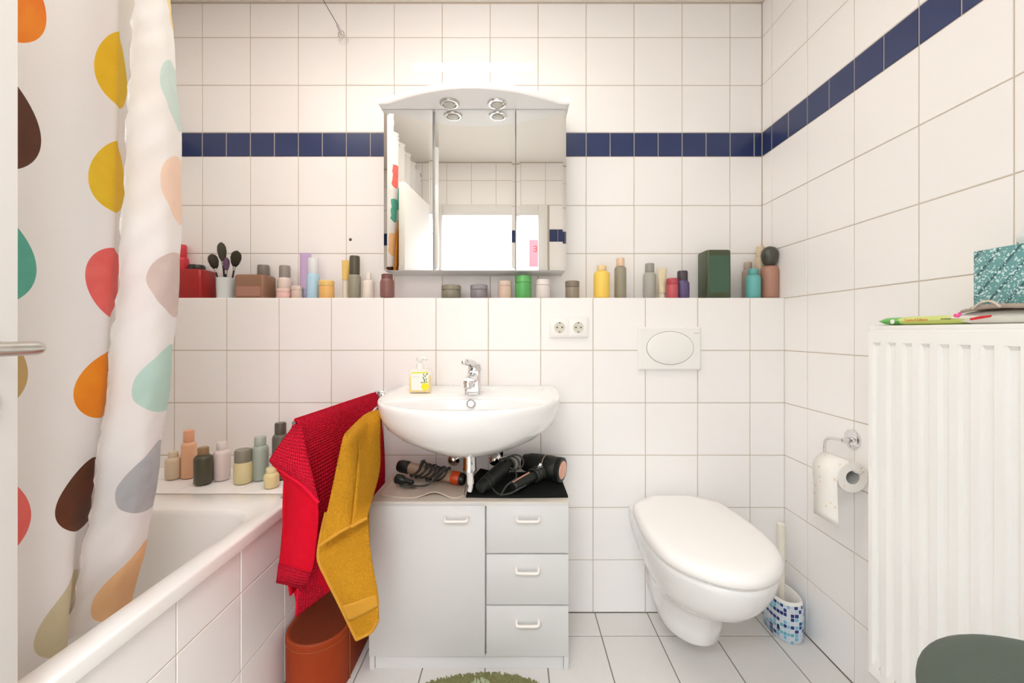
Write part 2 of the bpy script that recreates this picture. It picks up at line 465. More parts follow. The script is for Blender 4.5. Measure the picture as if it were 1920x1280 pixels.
tag(solidify(build('hanging_towel', tw, M['amber'], None, 'cloth'), .006), 'amber towel hanging on the far side of the open white door, seen in the mirror', 'towel')
# ------------------------------------------------------------------ bathtub
def rrect(x0, x1, y0, y1, r, z, k=8):
    out = []
    for cx, cy, a0 in ((x1 - r, y1 - r, 0), (x0 + r, y1 - r, 90), (x0 + r, y0 + r, 180), (x1 - r, y0 + r, 270)):
        for i in range(k + 1):
            a = math.radians(a0 + 90 * i / k)
            out.append((cx + r * math.cos(a), cy + r * math.sin(a), z))
    return out
tub = thing('bathtub', 'white built-in bathtub behind the dotted shower curtain', 'bathtub', (-1.07, .56, .516))
ox0, ox1, oy0, oy1, zt = XL + .002, -.688, YF + .002, 1.318, .553
rings = [rrect(ox0, ox1, oy0, oy1, .012, .522), rrect(ox0, ox1, oy0, oy1, .012, zt - .007), rrect(ox0 + .002, ox1 - .002, oy0 + .002, oy1 - .002, .012, zt - .002), rrect(ox0 + .007, ox1 - .007, oy0 + .007, oy1 - .007, .012, zt)]
ix0, ix1, iy0, iy1 = XL + .06, -.737, YF + .09, 1.205
for ins, sl, z, r in ((0, 0, zt, .10), (.004, .004, zt - .003, .10), (.010, .012, zt - .015, .10), (.022, .035, .46, .11), (.040, .075, .34, .12), (.058, .115, .22, .12), (.085, .16, .155, .12), (.14, .23, .130, .12), (.22, .35, .125, .06)):
    rings.append(rrect(ix0 + ins, ix1 - ins, iy0 + sl, iy1 - sl, r, z))
build('shell', MB().loft(rings, True, False, True), M['enamel'], tub, 50)
build('brand_mark', MB().box((-.727, 1.290, zt + .0006), (.010, .016, .0012), (0, 0, .2)), M['lace_grey'], tub)
build('drain', MB().lathe([(.028, 0), (.028, .004), (.02, .006), (.0, .006)], (-1.07, .95, .1255), n=20, cap1=False), M['chrome'], tub)

# ------------------------------------------------------------------ shower curtain
CZ = [2.33, 1.81, 1.48, 1.217, 1.00, .80, .62, .47]
RX = [312, 322, 336, 333, 320, 302, 280, 246]        # picture columns of the fold, the hem and the crease, turned into widths at their distances
HX = [275, 262, 240, 222, 200, 177, 151, 118]
CX_ = [212, 210, 209, 207, 195, 172, 140, 108]
def lerp_tab(z, tab):
    zz = CZ[::-1]; tt = tab[::-1]
    if z <= zz[0]: return tt[0]
    for i in range(len(zz) - 1):
        if z <= zz[i + 1]:
            f = (z - zz[i]) / (zz[i + 1] - zz[i]); f = f * f * (3 - 2 * f) * .5 + f * .5
            return tt[i] + (tt[i + 1] - tt[i]) * f
    return tt[-1]
def plan(z):
    t = (2.33 - z) / 1.86
    xa = -.765 - .045 * t
    P = []
    ys = [-.17 + .076 * i for i in range(10)]
    for i, y in enumerate(ys):
        P.append((xa + (.028 if i % 2 else -.022) * (1 - .35 * t), y))
    P.append((-.812 - .008 * t, .60)); P.append((-.822 - .006 * t, .68)); P.append((-.806 - .012 * t, .745))
    xc = (lerp_tab(z, CX_) - 965) / F
    P.append((xc * .795, .795))
    P.append((xc * .795 - .012, .822)); P.append((xc * .795 - .022, .858))
    xr = (lerp_tab(z, RX) - 965) / F
    P.append((xr * .905 - .030, .905)); P.append((xr * .922 - .004, .925)); P.append((xr * .914, .914))
    xh = (lerp_tab(z, HX) - 965) / F
    mx = (xr * .90 * .55 + xh * .79 * .45)
    P.append((mx + .010, .86)); P.append((xh * .795 + .004, .805)); P.append((xh * .775, .775))
    return [Vector((x, y, z)) for x, y in P]
NZ = 110
zs = [2.33 - (2.33 - .47) * i / NZ for i in range(NZ + 1)]
crows = []
rn = random.Random(3); wr_ = [(rn.uniform(.5, 1.7), rn.uniform(-1, 1), rn.uniform(18, 40), rn.uniform(0, 6)) for _ in range(9)]
for z in zs:
    r = spline(plan(z), 9)
    n = len(r)
    for j, p in enumerate(r):
        u = j / (n - 1)
        s = max(0.0, (u - .80) / .20)                    # the free fold has short diagonal puckers, strongest beside the hem
        d = 0
        if s > 0:
            d += .0022 * s * math.sin(95 * z + 26 * s + 3 * math.sin(7 * z)) + .0018 * math.sin(31 * z - 9 * s)
            d += .0016 * s ** 3 * math.sin(210 * z + 4 * math.sin(11 * z))
        d += .004 * math.sin(5 * z + 9 * u) * min(1, (2.33 - z) * 2)
        p.x += d
    crows.append(r)
zref = NZ // 2
uc_ = [0.0]
for j in range(1, len(crows[zref])): uc_.append(uc_[-1] + (crows[zref][j] - crows[zref][j - 1]).length)
cuv = [(uc_[j], zs[i]) for i in range(NZ + 1) for j in range(len(uc_))]

def curtain_material(drops):
    m = bpy.data.materials.new('dotted_curtain_fabric'); m.use_nodes = True
    nt = m.node_tree; b = nt.nodes['Principled BSDF']; lk = nt.links.new
    b.inputs['Roughness'].default_value = .75
    b.inputs['Sheen Weight'].default_value = .1
    g = bpy.data.node_groups.new('leaf_drop', 'ShaderNodeTree')
    for nm in ('u', 'v', 'u0', 'v0', 'h', 'w', 'lean'): g.interface.new_socket(nm, in_out='INPUT', socket_type='NodeSocketFloat')
    g.interface.new_socket('mask', in_out='OUTPUT', socket_type='NodeSocketFloat')
    gi = g.nodes.new('NodeGroupInput'); go = g.nodes.new('NodeGroupOutput')
    def mth(op, a, b_=None, nt_=g):
        n = nt_.nodes.new('ShaderNodeMath'); n.operation = op
        for k, x in enumerate((a, b_)):
            if x is None: continue
            if isinstance(x, (int, float)): n.inputs[k].default_value = x
            else: nt_.links.new(x, n.inputs[k])
        return n.outputs[0]
    I = gi.outputs
    t = mth('DIVIDE', mth('SUBTRACT', I['v'], I['v0']), I['h'])
    tc = mth('MINIMUM', mth('MAXIMUM', t, 0.0), 1.0)
    prof = mth('MULTIPLY', mth('POWER', tc, .5), mth('POWER', mth('SUBTRACT', 1.0, tc), .72))
    half = mth('MULTIPLY', mth('MULTIPLY', prof, I['w']), 2.42)
    off = mth('ABSOLUTE', mth('SUBTRACT', mth('SUBTRACT', I['u'], I['u0']), mth('MULTIPLY', I['lean'], t)))
    g.links.new(mth('LESS_THAN', off, half), go.inputs[0])
    uvn = nt.nodes.new('ShaderNodeUVMap'); sp = nt.nodes.new('ShaderNodeSeparateXYZ'); lk(uvn.outputs[0], sp.inputs[0])
    tco = nt.nodes.new('ShaderNodeTexCoord')
    nz = nt.nodes.new('ShaderNodeTexNoise'); nz.inputs['Scale'].default_value = 16; nz.inputs['Detail'].default_value = 5; nz.inputs['Distortion'].default_value = 1.2
    lk(tco.outputs['Object'], nz.inputs['Vector'])
    prev = None
    for (u0, v0, h, w_, lean, c1, c2) in drops:
        gn = nt.nodes.new('ShaderNodeGroup'); gn.node_tree = g
        lk(sp.outputs[0], gn.inputs['u']); lk(sp.outputs[1], gn.inputs['v'])
        for k, x in (('u0', u0), ('v0', v0), ('h', h), ('w', w_), ('lean', lean)): gn.inputs[k].default_value = x
        ink = nt.nodes.new('ShaderNodeMixRGB'); lk(nz.outputs['Fac'], ink.inputs[0])
        ink.inputs[1].default_value = (*srgb(*c1), 1); ink.inputs[2].default_value = (*srgb(*c2), 1)
        mx = nt.nodes.new('ShaderNodeMixRGB'); lk(gn.outputs[0], mx.inputs[0]); lk(ink.outputs[0], mx.inputs[2])
        if prev is None: mx.inputs[1].default_value = (.89, .875, .87, 1)
        else: lk(prev, mx.inputs[1])
        prev = mx.outputs[0]
    lk(prev, b.inputs['Base Color'])
    wv = nt.nodes.new('ShaderNodeTexNoise'); wv.inputs['Scale'].default_value = 260; lk(tco.outputs['Object'], wv.inputs['Vector'])
    bp = nt.nodes.new('ShaderNodeBump'); bp.inputs['Strength'].default_value = .12; bp.inputs['Distance'].default_value = .002; lk(wv.outputs['Fac'], bp.inputs['Height']); lk(bp.outputs[0], b.inputs['Normal'])
    tr_ = nt.nodes.new('ShaderNodeBsdfTranslucent'); lk(prev, tr_.inputs['Color'])
    ms = nt.nodes.new('ShaderNodeMixShader'); ms.inputs[0].default_value = .30
    lk(b.outputs[0], ms.inputs[1]); lk(tr_.outputs[0], ms.inputs[2]); lk(ms.outputs[0], nt.nodes['Material Output'].inputs['Surface'])
    return m
DROPS = [
    (1.275, 1.885, -0.145, 0.055, 0, (253, 226, 160), (235, 208, 142)),
    (1.27, 1.66, -0.145, 0.066, 0, (214, 234, 230), (196, 216, 212)),
    (1.27, 1.455, -0.148, 0.064, 0, (253, 224, 204), (235, 206, 186)),
    (1.272, 1.245, -0.142, 0.076, 0, (230, 212, 202), (198, 182, 180)),
    (1.272, 0.896, 0.148, 0.08, 0, (200, 230, 222), (184, 218, 208)),
    (1.272, 0.68, 0.152, 0.082, 0, (206, 208, 210), (170, 172, 178)),
    (1.272, 0.453, 0.158, 0.084, 0, (252, 212, 164), (244, 196, 140)),
    (1.116, 1.513, 0.148, 0.039, 0, (248, 206, 50), (230, 184, 30)),
    (1.113, 1.305, 0.14, 0.04, 0, (244, 208, 60), (228, 184, 30)),
    (1.112, 1.235, -0.135, 0.04, 0, (244, 130, 120), (228, 84, 84)),
    (1.117, 0.903, 0.13, 0.058, 0, (250, 160, 40), (236, 128, 20)),
    (1.103, 0.693, 0.135, 0.074, 0, (66, 50, 26), (120, 54, 28)),
    (1.078, 0.48, 0.14, 0.078, 0, (220, 208, 178), (204, 196, 158)),
    (0.953, 1.546, 0.17, 0.056, 0, (250, 160, 40), (232, 104, 24)),
    (0.95, 1.334, 0.165, 0.056, 0, (104, 62, 46), (78, 46, 34)),
    (0.948, 1.115, 0.155, 0.054, 0, (112, 192, 172), (70, 160, 140)),
    (0.932, 0.94, 0.15, 0.057, 0, (206, 176, 120), (190, 160, 104)),
    (0.935, 0.7, 0.15, 0.055, 0, (244, 130, 120), (228, 84, 84)),
    (0.06, 0.52, 0.148, 0.058, 0, (104, 62, 46), (78, 46, 34)),
    (0.06, 0.735, 0.148, 0.058, 0, (200, 230, 222), (184, 218, 208)),
    (0.06, 0.95, 0.148, 0.058, 0, (252, 212, 164), (244, 196, 140)),
    (0.06, 1.165, 0.148, 0.058, 0, (112, 192, 172), (70, 160, 140)),
    (0.06, 1.38, -0.148, 0.058, 0, (244, 130, 120), (228, 84, 84)),
    (0.06, 1.595, -0.148, 0.058, 0, (250, 160, 40), (236, 128, 20)),
    (0.06, 1.81, -0.148, 0.058, 0, (248, 206, 50), (230, 184, 30)),
    (0.06, 2.025, -0.148, 0.058, 0, (190, 172, 160), (168, 150, 140)),
    (0.21, 0.62, 0.148, 0.058, 0, (200, 230, 222), (184, 218, 208)),
    (0.21, 0.835, 0.148, 0.058, 0, (252, 212, 164), (244, 196, 140)),
    (0.21, 1.05, 0.148, 0.058, 0, (112, 192, 172), (70, 160, 140)),
    (0.21, 1.265, 0.148, 0.058, 0, (244, 130, 120), (228, 84, 84)),
    (0.21, 1.48, -0.148, 0.058, 0, (250, 160, 40), (236, 128, 20)),
    (0.21, 1.695, -0.148, 0.058, 0, (248, 206, 50), (230, 184, 30)),
    (0.21, 1.91, -0.148, 0.058, 0, (190, 172, 160), (168, 150, 140)),
    (0.21, 2.125, -0.148, 0.058, 0, (104, 62, 46), (78, 46, 34)),
    (0.36, 0.52, 0.148, 0.058, 0, (252, 212, 164), (244, 196, 140)),
    (0.36, 0.735, 0.148, 0.058, 0, (112, 192, 172), (70, 160, 140)),
    (0.36, 0.95, 0.148, 0.058, 0, (244, 130, 120), (228, 84, 84)),
    (0.36, 1.165, 0.148, 0.058, 0, (250, 160, 40), (236, 128, 20)),
    (0.36, 1.38, -0.148, 0.058, 0, (248, 206, 50), (230, 184, 30)),
    (0.36, 1.595, -0.148, 0.058, 0, (190, 172, 160), (168, 150, 140)),
    (0.36, 1.81, -0.148, 0.058, 0, (104, 62, 46), (78, 46, 34)),
    (0.36, 2.025, -0.148, 0.058, 0, (200, 230, 222), (184, 218, 208)),
    (0.51, 0.62, 0.148, 0.058, 0, (112, 192, 172), (70, 160, 140)),
    (0.51, 0.835, 0.148, 0.058, 0, (244, 130, 120), (228, 84, 84)),
    (0.51, 1.05, 0.148, 0.058, 0, (250, 160, 40), (236, 128, 20)),
    (0.51, 1.265, 0.148, 0.058, 0, (248, 206, 50), (230, 184, 30)),
    (0.51, 1.48, -0.148, 0.058, 0, (190, 172, 160), (168, 150, 140)),
    (0.51, 1.695, -0.148, 0.058, 0, (104, 62, 46), (78, 46, 34)),
    (0.51, 1.91, -0.148, 0.058, 0, (200, 230, 222), (184, 218, 208)),
    (0.51, 2.125, -0.148, 0.058, 0, (252, 212, 164), (244, 196, 140)),
    (0.66, 0.52, 0.148, 0.058, 0, (244, 130, 120), (228, 84, 84)),
    (0.66, 0.735, 0.148, 0.058, 0, (250, 160, 40), (236, 128, 20)),
    (0.66, 0.95, 0.148, 0.058, 0, (248, 206, 50), (230, 184, 30)),
    (0.66, 1.165, 0.148, 0.058, 0, (190, 172, 160), (168, 150, 140)),
    (0.66, 1.38, -0.148, 0.058, 0, (104, 62, 46), (78, 46, 34)),
    (0.66, 1.595, -0.148, 0.058, 0, (200, 230, 222), (184, 218, 208)),
    (0.66, 1.81, -0.148, 0.058, 0, (252, 212, 164), (244, 196, 140)),
    (0.66, 2.025, -0.148, 0.058, 0, (112, 192, 172), (70, 160, 140)),
    (0.81, 0.62, 0.148, 0.058, 0, (250, 160, 40), (236, 128, 20)),
    (0.81, 0.835, 0.148, 0.058, 0, (248, 206, 50), (230, 184, 30)),
    (0.81, 1.05, 0.148, 0.058, 0, (190, 172, 160), (168, 150, 140)),
    (0.81, 1.265, 0.148, 0.058, 0, (104, 62, 46), (78, 46, 34)),
    (0.81, 1.48, -0.148, 0.058, 0, (200, 230, 222), (184, 218, 208)),
    (0.81, 1.695, -0.148, 0.058, 0, (252, 212, 164), (244, 196, 140)),
    (0.81, 1.91, -0.148, 0.058, 0, (112, 192, 172), (70, 160, 140)),
    (0.81, 2.125, -0.148, 0.058, 0, (244, 130, 120), (228, 84, 84)),
    (0.951, 1.75, 0.145, 0.055, 0, (112, 192, 172), (70, 160, 140)),
    (0.951, 1.97, 0.145, 0.055, 0, (200, 230, 222), (184, 218, 208)),
    (0.951, 2.18, 0.145, 0.055, 0, (190, 172, 160), (168, 150, 140)),
    (1.115, 1.75, 0.145, 0.055, 0, (200, 230, 222), (184, 218, 208)),
    (1.115, 1.97, 0.145, 0.055, 0, (190, 172, 160), (168, 150, 140)),
    (1.115, 2.18, 0.145, 0.055, 0, (250, 160, 40), (236, 128, 20)),
    (1.275, 1.97, 0.145, 0.055, 0, (252, 212, 164), (244, 196, 140)),
    (1.275, 2.18, 0.145, 0.055, 0, (104, 62, 46), (78, 46, 34)),
]
cur = build('shower_curtain', MB().grid(crows), curtain_material(DROPS), None, 'cloth', uv=cuv)
tag(cur, 'white shower curtain printed with coloured drops, hanging into the bathtub', 'shower curtain')
hem = MB()                                                 # stitched hem along the free edge
hr = []
for r in crows:
    a, b_ = r[-1], r[-4]
    d = (b_ - a)
    hr.append([a + Vector((.0016, -.0012, 0)), a + d * .5 + Vector((.0024, -.0018, 0)), a + d + Vector((.0004, -.0004, 0))])
M['hem'] = mat('white_hem', (.89, .875, .87), .8, bump=('noise', 150, .6, .003))
build('hem', hem.grid(hr), M['hem'], cur, 'cloth')
eye = MB()
for i in range(1, 10, 2):
    q = crows[0][i * 9]
    eye.lathe([(.016, -.002), (.016, .002), (.010, .002), (.010, -.002), (.016, -.002)], q + Vector((0, 0, -.03)), (1, 0, 0), 14, False, False)
q = crows[0][-14]
eye.lathe([(.013, -.004), (.013, .004), (.007, .004), (.007, -.004), (.013, -.004)], q + Vector((0, 0, -.035)), (.3, .9, 0), 16, False, False)
build('eyelet', eye, M['chrome'], cur)['kind'] = 'stuff'
# ------------------------------------------------------------------ curtain wire hook and drilled hole on the back wall
ck = thing('wire_hook', 'clear round hook with steel clamp holding the curtain wire on the upper back wall', 'hook', (-.712, YB, 2.29))
hk = Vector((-.712, YB, 2.285))
build('base', MB().lathe([(.021, 0), (.021, .003), (.014, .008), (.009, .016), (.009, .024)], hk, (0, -1, 0), 20), M['clear'], ck)
build('ring', MB().tube([hk + Vector((.012 * math.cos(a), -.024, .008 + .014 * math.sin(a))) for a in [k * math.pi / 8 for k in range(17)]], .0022, 8), M['steel'], ck)
e0 = hk + Vector((.0, -.024, .006)); dline = (Vector((-.80, YF + .03, 2.30)) - e0).normalized()
dl = Vector((-.004, -.034, .026)); dl.normalize()
clip_end = at(632, 45, 1.655)
build('clamp', MB().tube([e0, e0.lerp(clip_end, .15), e0.lerp(clip_end, .9), clip_end], [.003, .0048, .0048, .003], 10), M['steel'], ck)
wire = MB().tube([clip_end, at(606, 0, 1.535), Vector((-.755, .93, 2.318)), Vector((-.765, .3, 2.305)), Vector((-.765, YF + .004, 2.312))], .0012, 8)
tag(build('curtain_wire', wire, M['dark_metal']), 'thin tension wire carrying the shower curtain, running from the wall hook', 'wire')
pl = at(657, 449, YB)
tag(build('wall_plug', MB().lathe([(.0065, 0), (.006, .0015), (.003, .002), (.0028, -.003)], pl, (0, -1, 0), 12), M['dark_gap']), 'small dark screw hole in the tiles left of the mirror cabinet', 'wall plug')

# ------------------------------------------------------------------ mirror cabinet and lamp
YM = 1.565
mc = thing('mirror_cabinet', 'white three-door mirror cabinet with arched canopy above the basin', 'cabinet', (-.152, YB, 1.303))
def mx(px): return (px - 965) * YM / F
xa, xb = mx(718), mx(1062)
zb_, zt_ = 1.304, 1.918
build('body', MB().box(((xa + xb) / 2, (YM + .02 + YB) / 2, (zb_ + zt_) / 2), (xb - xa - .004, YB - YM - .02, zt_ - zb_), bev=.002), M['cab_white'], mc)
def mirror_door(x0, x1, tilt=0.0, piv=0):
    bw = .013; y = YM
    r = lambda d, yy: [(x0 + d, yy, zb_ + d + .002), (x1 - d, yy, zb_ + d + .002), (x1 - d, yy, zt_ - d - .001), (x0 + d, yy, zt_ - d - .001)]
    m_ = MB().loft([r(0, y + .004), r(0, y + .0012), r(bw, y)], True, True, True)
    o = build('mirror_door', m_, M['mirror'], mc, None)
    if tilt:
        c = Vector((x0 if piv == 0 else x1, YM, 0))
        o.data.transform(Matrix.Translation(c) @ Matrix.Rotation(tilt, 4, 'Z') @ Matrix.Translation(-c))
    bk = build('door_backing', MB().box(((x0 + x1) / 2, y + .011, (zb_ + zt_) / 2), (x1 - x0 - .001, .012, zt_ - zb_ - .004)), M['cab_white'], o, None)
    return o
mirror_door(mx(719.5), mx(811), LEFT_TILT)
mirror_door(mx(816), mx(966))
mirror_door(mx(968), mx(1061.5))
# bow-fronted canopy
xm = (xa + xb) / 2; hwid = .358
def bow(x):
    t = abs(x - xm) / hwid
    k = 5.0
    a = max(0.0, 1 - (t / .90) ** 2)
    return 1.528 - .098 * a ** 1.12
top = []; N = 48
xs = [xm - hwid + 2 * hwid * i / N for i in range(N + 1)]
zc0, zc1 = 1.9185, 1.9455
def canopy_ring(z, ins):
    fr = [(min(max(x, xm - hwid + ins), xm + hwid - ins), bow(x) + ins, z) for x in xs]
    return fr + [(xm + hwid - ins, YB - .002, z), (xm - hwid + ins, YB - .002, z)]
cn = build('canopy', MB().loft([canopy_ring(zc0, .004), canopy_ring(zc0 + .003, .001), canopy_ring(zc0 + .008, 0), canopy_ring(zc1 - .008, 0), canopy_ring(zc1 - .002, .002), canopy_ring(zc1, .007)]), M['lamp_white'], mc, 40)
for px, mm_ in ((843, 'steel'), (932, 'chrome')):
    c = at(px, 194, 1.523); c.z = zc0
    build('spotlight', MB().lathe([(.036, 0), (.036, -.003), (.032, -.007), (.026, -.008), (.025, -.003)], c, n=28), M[mm_], cn)
    build('spotlight_lens', MB().lathe([(.021, -.003), (.021, -.009), (.012, -.011), (0, -.011)], c, n=24, cap1=False), M['lens'], cn)
lamp = thing('mirror_lamp', 'lit LED bar lamp on a bracket above the mirror cabinet', 'lamp', (-.152, 1.55, zc1))
yl_ = 1.50
build('bracket', MB().box((at(889, 150, 1.53).x, 1.56, 2.0), (.050, .016, .108), bev=.003).box((at(889, 150, 1.53).x, 1.535, 2.036), (.050, .06, .012), bev=.003).box((at(889, 150, 1.53).x, 1.555, 1.950), (.050, .06, .008), bev=.002), M['lamp_white'], lamp)
xl0, xl1 = (776 - 965) * yl_ / F, (1000 - 965) * yl_ / F
build('light_bar', MB().box(((xl0 + xl1) / 2, yl_, 2.036), (xl1 - xl0, .022, .024), bev=.006), M['led'], lamp)

# ------------------------------------------------------------------ wash basin
BX = -.142
PR = [(0, .296), (.10, .297), (.19, .293), (.28, .283), (.34, .268), (.40, .240), (.445, .200), (.485, .145), (.512, .085), (.524, .035), (.527, 0)]
def half_outline(tab, n=40):
    P = spline([(b, a, 0) for a, b in tab], 6); return [(p.x, p.y) for p in P]
ho = half_outline(PR)
def bring(z, s, tf, tb=0.0, drop=0.0):
    """outline ring: half widths scaled by s, front reach scaled by tf, back edge at tb"""
    left = [(BX - a * s, YH - .003 - (tb + (b * (1 - tb / .527)) * tf), z - drop * (b / .527)) for a, b in ho]
    right = [(BX + a * s, y, zz) for (a, b), (x, y, zz) in zip(ho, left)][::-1]
    return left + right[1:]
bs = thing('wash_basin', 'white ceramic wash basin with overflow under the mirror cabinet', 'basin', (BX, YH, .69))
zr = .867
outer = [bring(.690, .20, .60), bring(.696, .36, .66), bring(.708, .50, .72), bring(.722, .62, .785), bring(.750, .80, .87), bring(.785, .925, .94), bring(.815, .975, .975), bring(.845, .998, .996), bring(.858, 1.0, 1.0), bring(.865, .994, .995), bring(zr, .980, .985)]
mb = MB().loft(outer, True, True, False)
n0 = len(outer[0]); base = len(mb.v) - n0
# angular resampling keeps the quads even: the back stretch of the ring lies on the straight back edge
def iring(sx, sf, sb, cy, z):
    res = []
    m_ = n0
    for k in range(m_):
        q = k / (m_ - 1)
        a = math.radians(150 + 240 * q)
        c, s_ = math.cos(a), math.sin(a)
        res.append((BX + sx * c, YH - cy + (sf if s_ < 0 else sb) * s_, z))
    return res
nb = 24
def full(ring_open, back_pts):
    return list(ring_open) + back_pts
def outer_full(r):
    L_, R_ = Vector(r[-1]), Vector(r[0])
    return list(r) + [tuple(L_.lerp(R_, (k + 1) / (nb + 1))) for k in range(nb)]
def inner_full(sx, sf, sb, cy, z):
    res = iring(sx, sf, sb, cy, z)
    a0, a1 = 390, 510
    for k in range(nb):
        a = math.radians(a0 + (a1 - a0) * (k + 1) / (nb + 1))
        res.append((BX + sx * math.cos(a), YH - cy + sb * math.sin(a), z))
    return res
OR = [outer_full(r) for r in outer]
IR = [inner_full(.245, .118, .110, .365, zr - .002), inner_full(.237, .112, .105, .365, zr - .006), inner_full(.228, .106, .100, .365, zr - .018), inner_full(.205, .094, .092, .362, zr - .06), inner_full(.165, .075, .078, .355, zr - .105), inner_full(.10, .05, .055, .34, zr - .130), inner_full(.025, .025, .025, .33, zr - .136)]
mb = MB().loft(OR + IR, True, True, True)
bas = build('basin', mb, M['ceramic'], bs, 60)
build('soap_deck', MB().box((BX, YH - .045, zr - .0005), (.50, .012, .004), bev=.0018).box((BX, YH - .085, zr - .0005), (.50, .008, .003), bev=.0012), M['ceramic'], bs)
build('overflow', MB().lathe([(.0135, -.004), (.0135, .004), (.011, .006), (.0095, .002), (0, .002)], (BX + .004, YH - .275, zr - .022), (0, -1, .25), 20, True, False), M['steel'], bs)
# faucet
fx = -.1385; fy = 1.375
fa = thing('faucet', 'chrome single-lever mixer tap on the wash basin', 'faucet', (fx, fy, zr))
def rr(cx, cy, hx, hy, z, tx=0): return rrect(cx - hx, cx + hx, cy - hy, cy + hy, min(hx, hy) * .35, z, 4)
build('body', MB().loft([rr(fx, fy, .027, .025, zr - .001), rr(fx, fy, .027, .025, zr + .006), rr(fx, fy, .025, .023, zr + .03), rr(fx + .003, fy + .004, .022, .022, zr + .055), rr(fx + .004, fy + .006, .021, .021, zr + .074)]), M['chrome'], fa, 45)
build('spout', MB().tube(spline([(fx + .002, fy, zr + .048), (fx - .002, fy - .035, zr + .054), (fx - .005, fy - .075, zr + .050), (fx - .006, fy - .092, zr + .045)], 6), [.019] * 7 + [.0165] * 12, 16), M['chrome'], fa)
ae = Vector((fx - .006, fy - .090, zr + .052))
build('aerator', MB().lathe([(.0145, .002), (.0150, -.006), (.0135, -.0065), (.0150, -.012), (.0135, -.0125), (.0148, -.018), (.0148, -.024), (.011, -.0245), (.010, -.020), (0, -.020)], ae, (.04, -.12, 1), 20, True, False), M['chrome'], fa)
build('lever', MB().loft([rr(fx + .006, fy + .008, .022, .022, zr + .0745), rr(fx + .005, fy + .006, .0215, .022, zr + .088), rr(fx + .003, fy + .002, .019, .021, zr + .097), rr(fx, fy - .004, .012, .012, zr + .101)]).tube(spline([(fx + .004, fy, zr + .094), (fx - .008, fy - .035, zr + .103), (fx - .019, fy - .065, zr + .107), (fx - .024, fy - .082, zr + .107)], 6), [.013] * 6 + [.0105] * 6 + [.008] * 5 + [.0065, .003], 12), M['chrome'], fa, 50)
build('dot', MB().lathe([(.004, 0), (.004, .0012)], (fx - .003, fy - .0235, zr + .080), (0, -1, .1), 12), M['dark_gap'], fa)
# drain and angle valves
ds = thing('drain_pipe', 'white and chrome drain pipe below the wash basin', 'pipe', (-.150, 1.345, .54))
dx, dy = -.146, 1.335
build('nut', MB().lathe([(.031, .682), (.033, .690), (.033, .700)], (dx, dy, 0), n=24).lathe([(.030, .672), (.034, .676), (.034, .684)], (dx, dy, 0), n=24), M['plastic'], ds)
build('tube', MB().lathe([(.022, .622), (.0225, .630), (.0215, .632), (.0215, .676)], (dx, dy, 0), n=24), M['chrome'], ds)
build('tail', MB().tube(spline([(dx, dy, .626), (dx + .002, dy, .590), (dx + .003, dy + .004, .570), (dx - .001, dy + .008, .552)], 6), [.011] * 10 + [.008] * 9, 12), M['plastic'], ds)
for i, (px, lab) in enumerate(((851, 'chrome angle valve behind the air styler under the basin'), (928, 'chrome angle valve beside the hair dryer under the basin'))):
    c = at(px, 860, 1.50)
    v = thing('angle_valve', lab, 'valve', (c.x, YH, c.z))
    build('knob', MB().lathe([(0, -.026), (.012, -.024), (.020, -.016), (.025, -.004), (.025, .004), (.021, .014), (.012, .022), (0, .024)], c, (0, -1, 0), 18, False, False), M['chrome'], v)
    build('body', MB().tube([(c.x, 1.53, c.z), (c.x, YH, c.z)], .013, 14).lathe([(.028, 0), (.028, .004), (.014, .012)], (c.x, YH, c.z), (0, -1, 0), 20), M['chrome'], v)
    build('hose', MB().tube(spline([(c.x, 1.535, c.z + .01), (c.x, 1.53, c.z + .05), (c.x * .9 - .015, 1.50, c.z + .12)], 6), .0055, 10), M['dark_metal'], v)

# ------------------------------------------------------------------ vanity cabinet
cb = thing('vanity_cabinet', 'white laminate base cabinet with one door and three drawers under the basin', 'cabinet', (-.145, 1.434, 0))
CX0, CX1, CY0, CY1, CZT = -.461, .172, 1.298, 1.566, .536
t_ = .016
bd = MB()
bd.box((CX0 + t_ / 2, (CY0 + .018 + CY1) / 2, CZT / 2), (t_, CY1 - CY0 - .018, CZT - t_))
bd.box((CX1 - t_ / 2, (CY0 + .018 + CY1) / 2, CZT / 2), (t_, CY1 - CY0 - .018, CZT - t_))
bd.box(((CX0 + CX1) / 2, (CY0 + .02 + CY1) / 2, .056), (CX1 - CX0 - 2 * t_, CY1 - CY0 - .02, t_))
bd.box(((CX0 + CX1) / 2, CY1 - .003, .29), (CX1 - CX0 - 2 * t_, .006, .47))
bd.box((-.088, (CY0 + .02 + CY1) / 2, .29), (t_, CY1 - CY0 - .02, .46))
build('body', bd, M['cab_white'], cb)
build('top', MB().box(((CX0 + CX1) / 2, (CY0 + CY1) / 2, CZT - t_ / 2), (CX1 - CX0, CY1 - CY0, t_), bev=.0015), M['cab_edge'], cb)
build('plinth', MB().box(((CX0 + CX1) / 2, CY0 + .020, .0225), (CX1 - CX0 - 2 * t_ - .002, .014, .045)), M['cab_white'], cb)
for x in (CX0 + t_ / 2, CX1 - t_ / 2): build('side_foot', MB().box((x, CY0 + .013, .023), (t_, .014, .046), bev=.001), M['cab_white'], cb)
M['cream_white'] = mat('cream_white_plastic', (.84, .80, .75), .35)
def cpx(px): return (px - 965) * CY0 / F
def cpz(py): return EYE - (py - 622) * CY0 / F
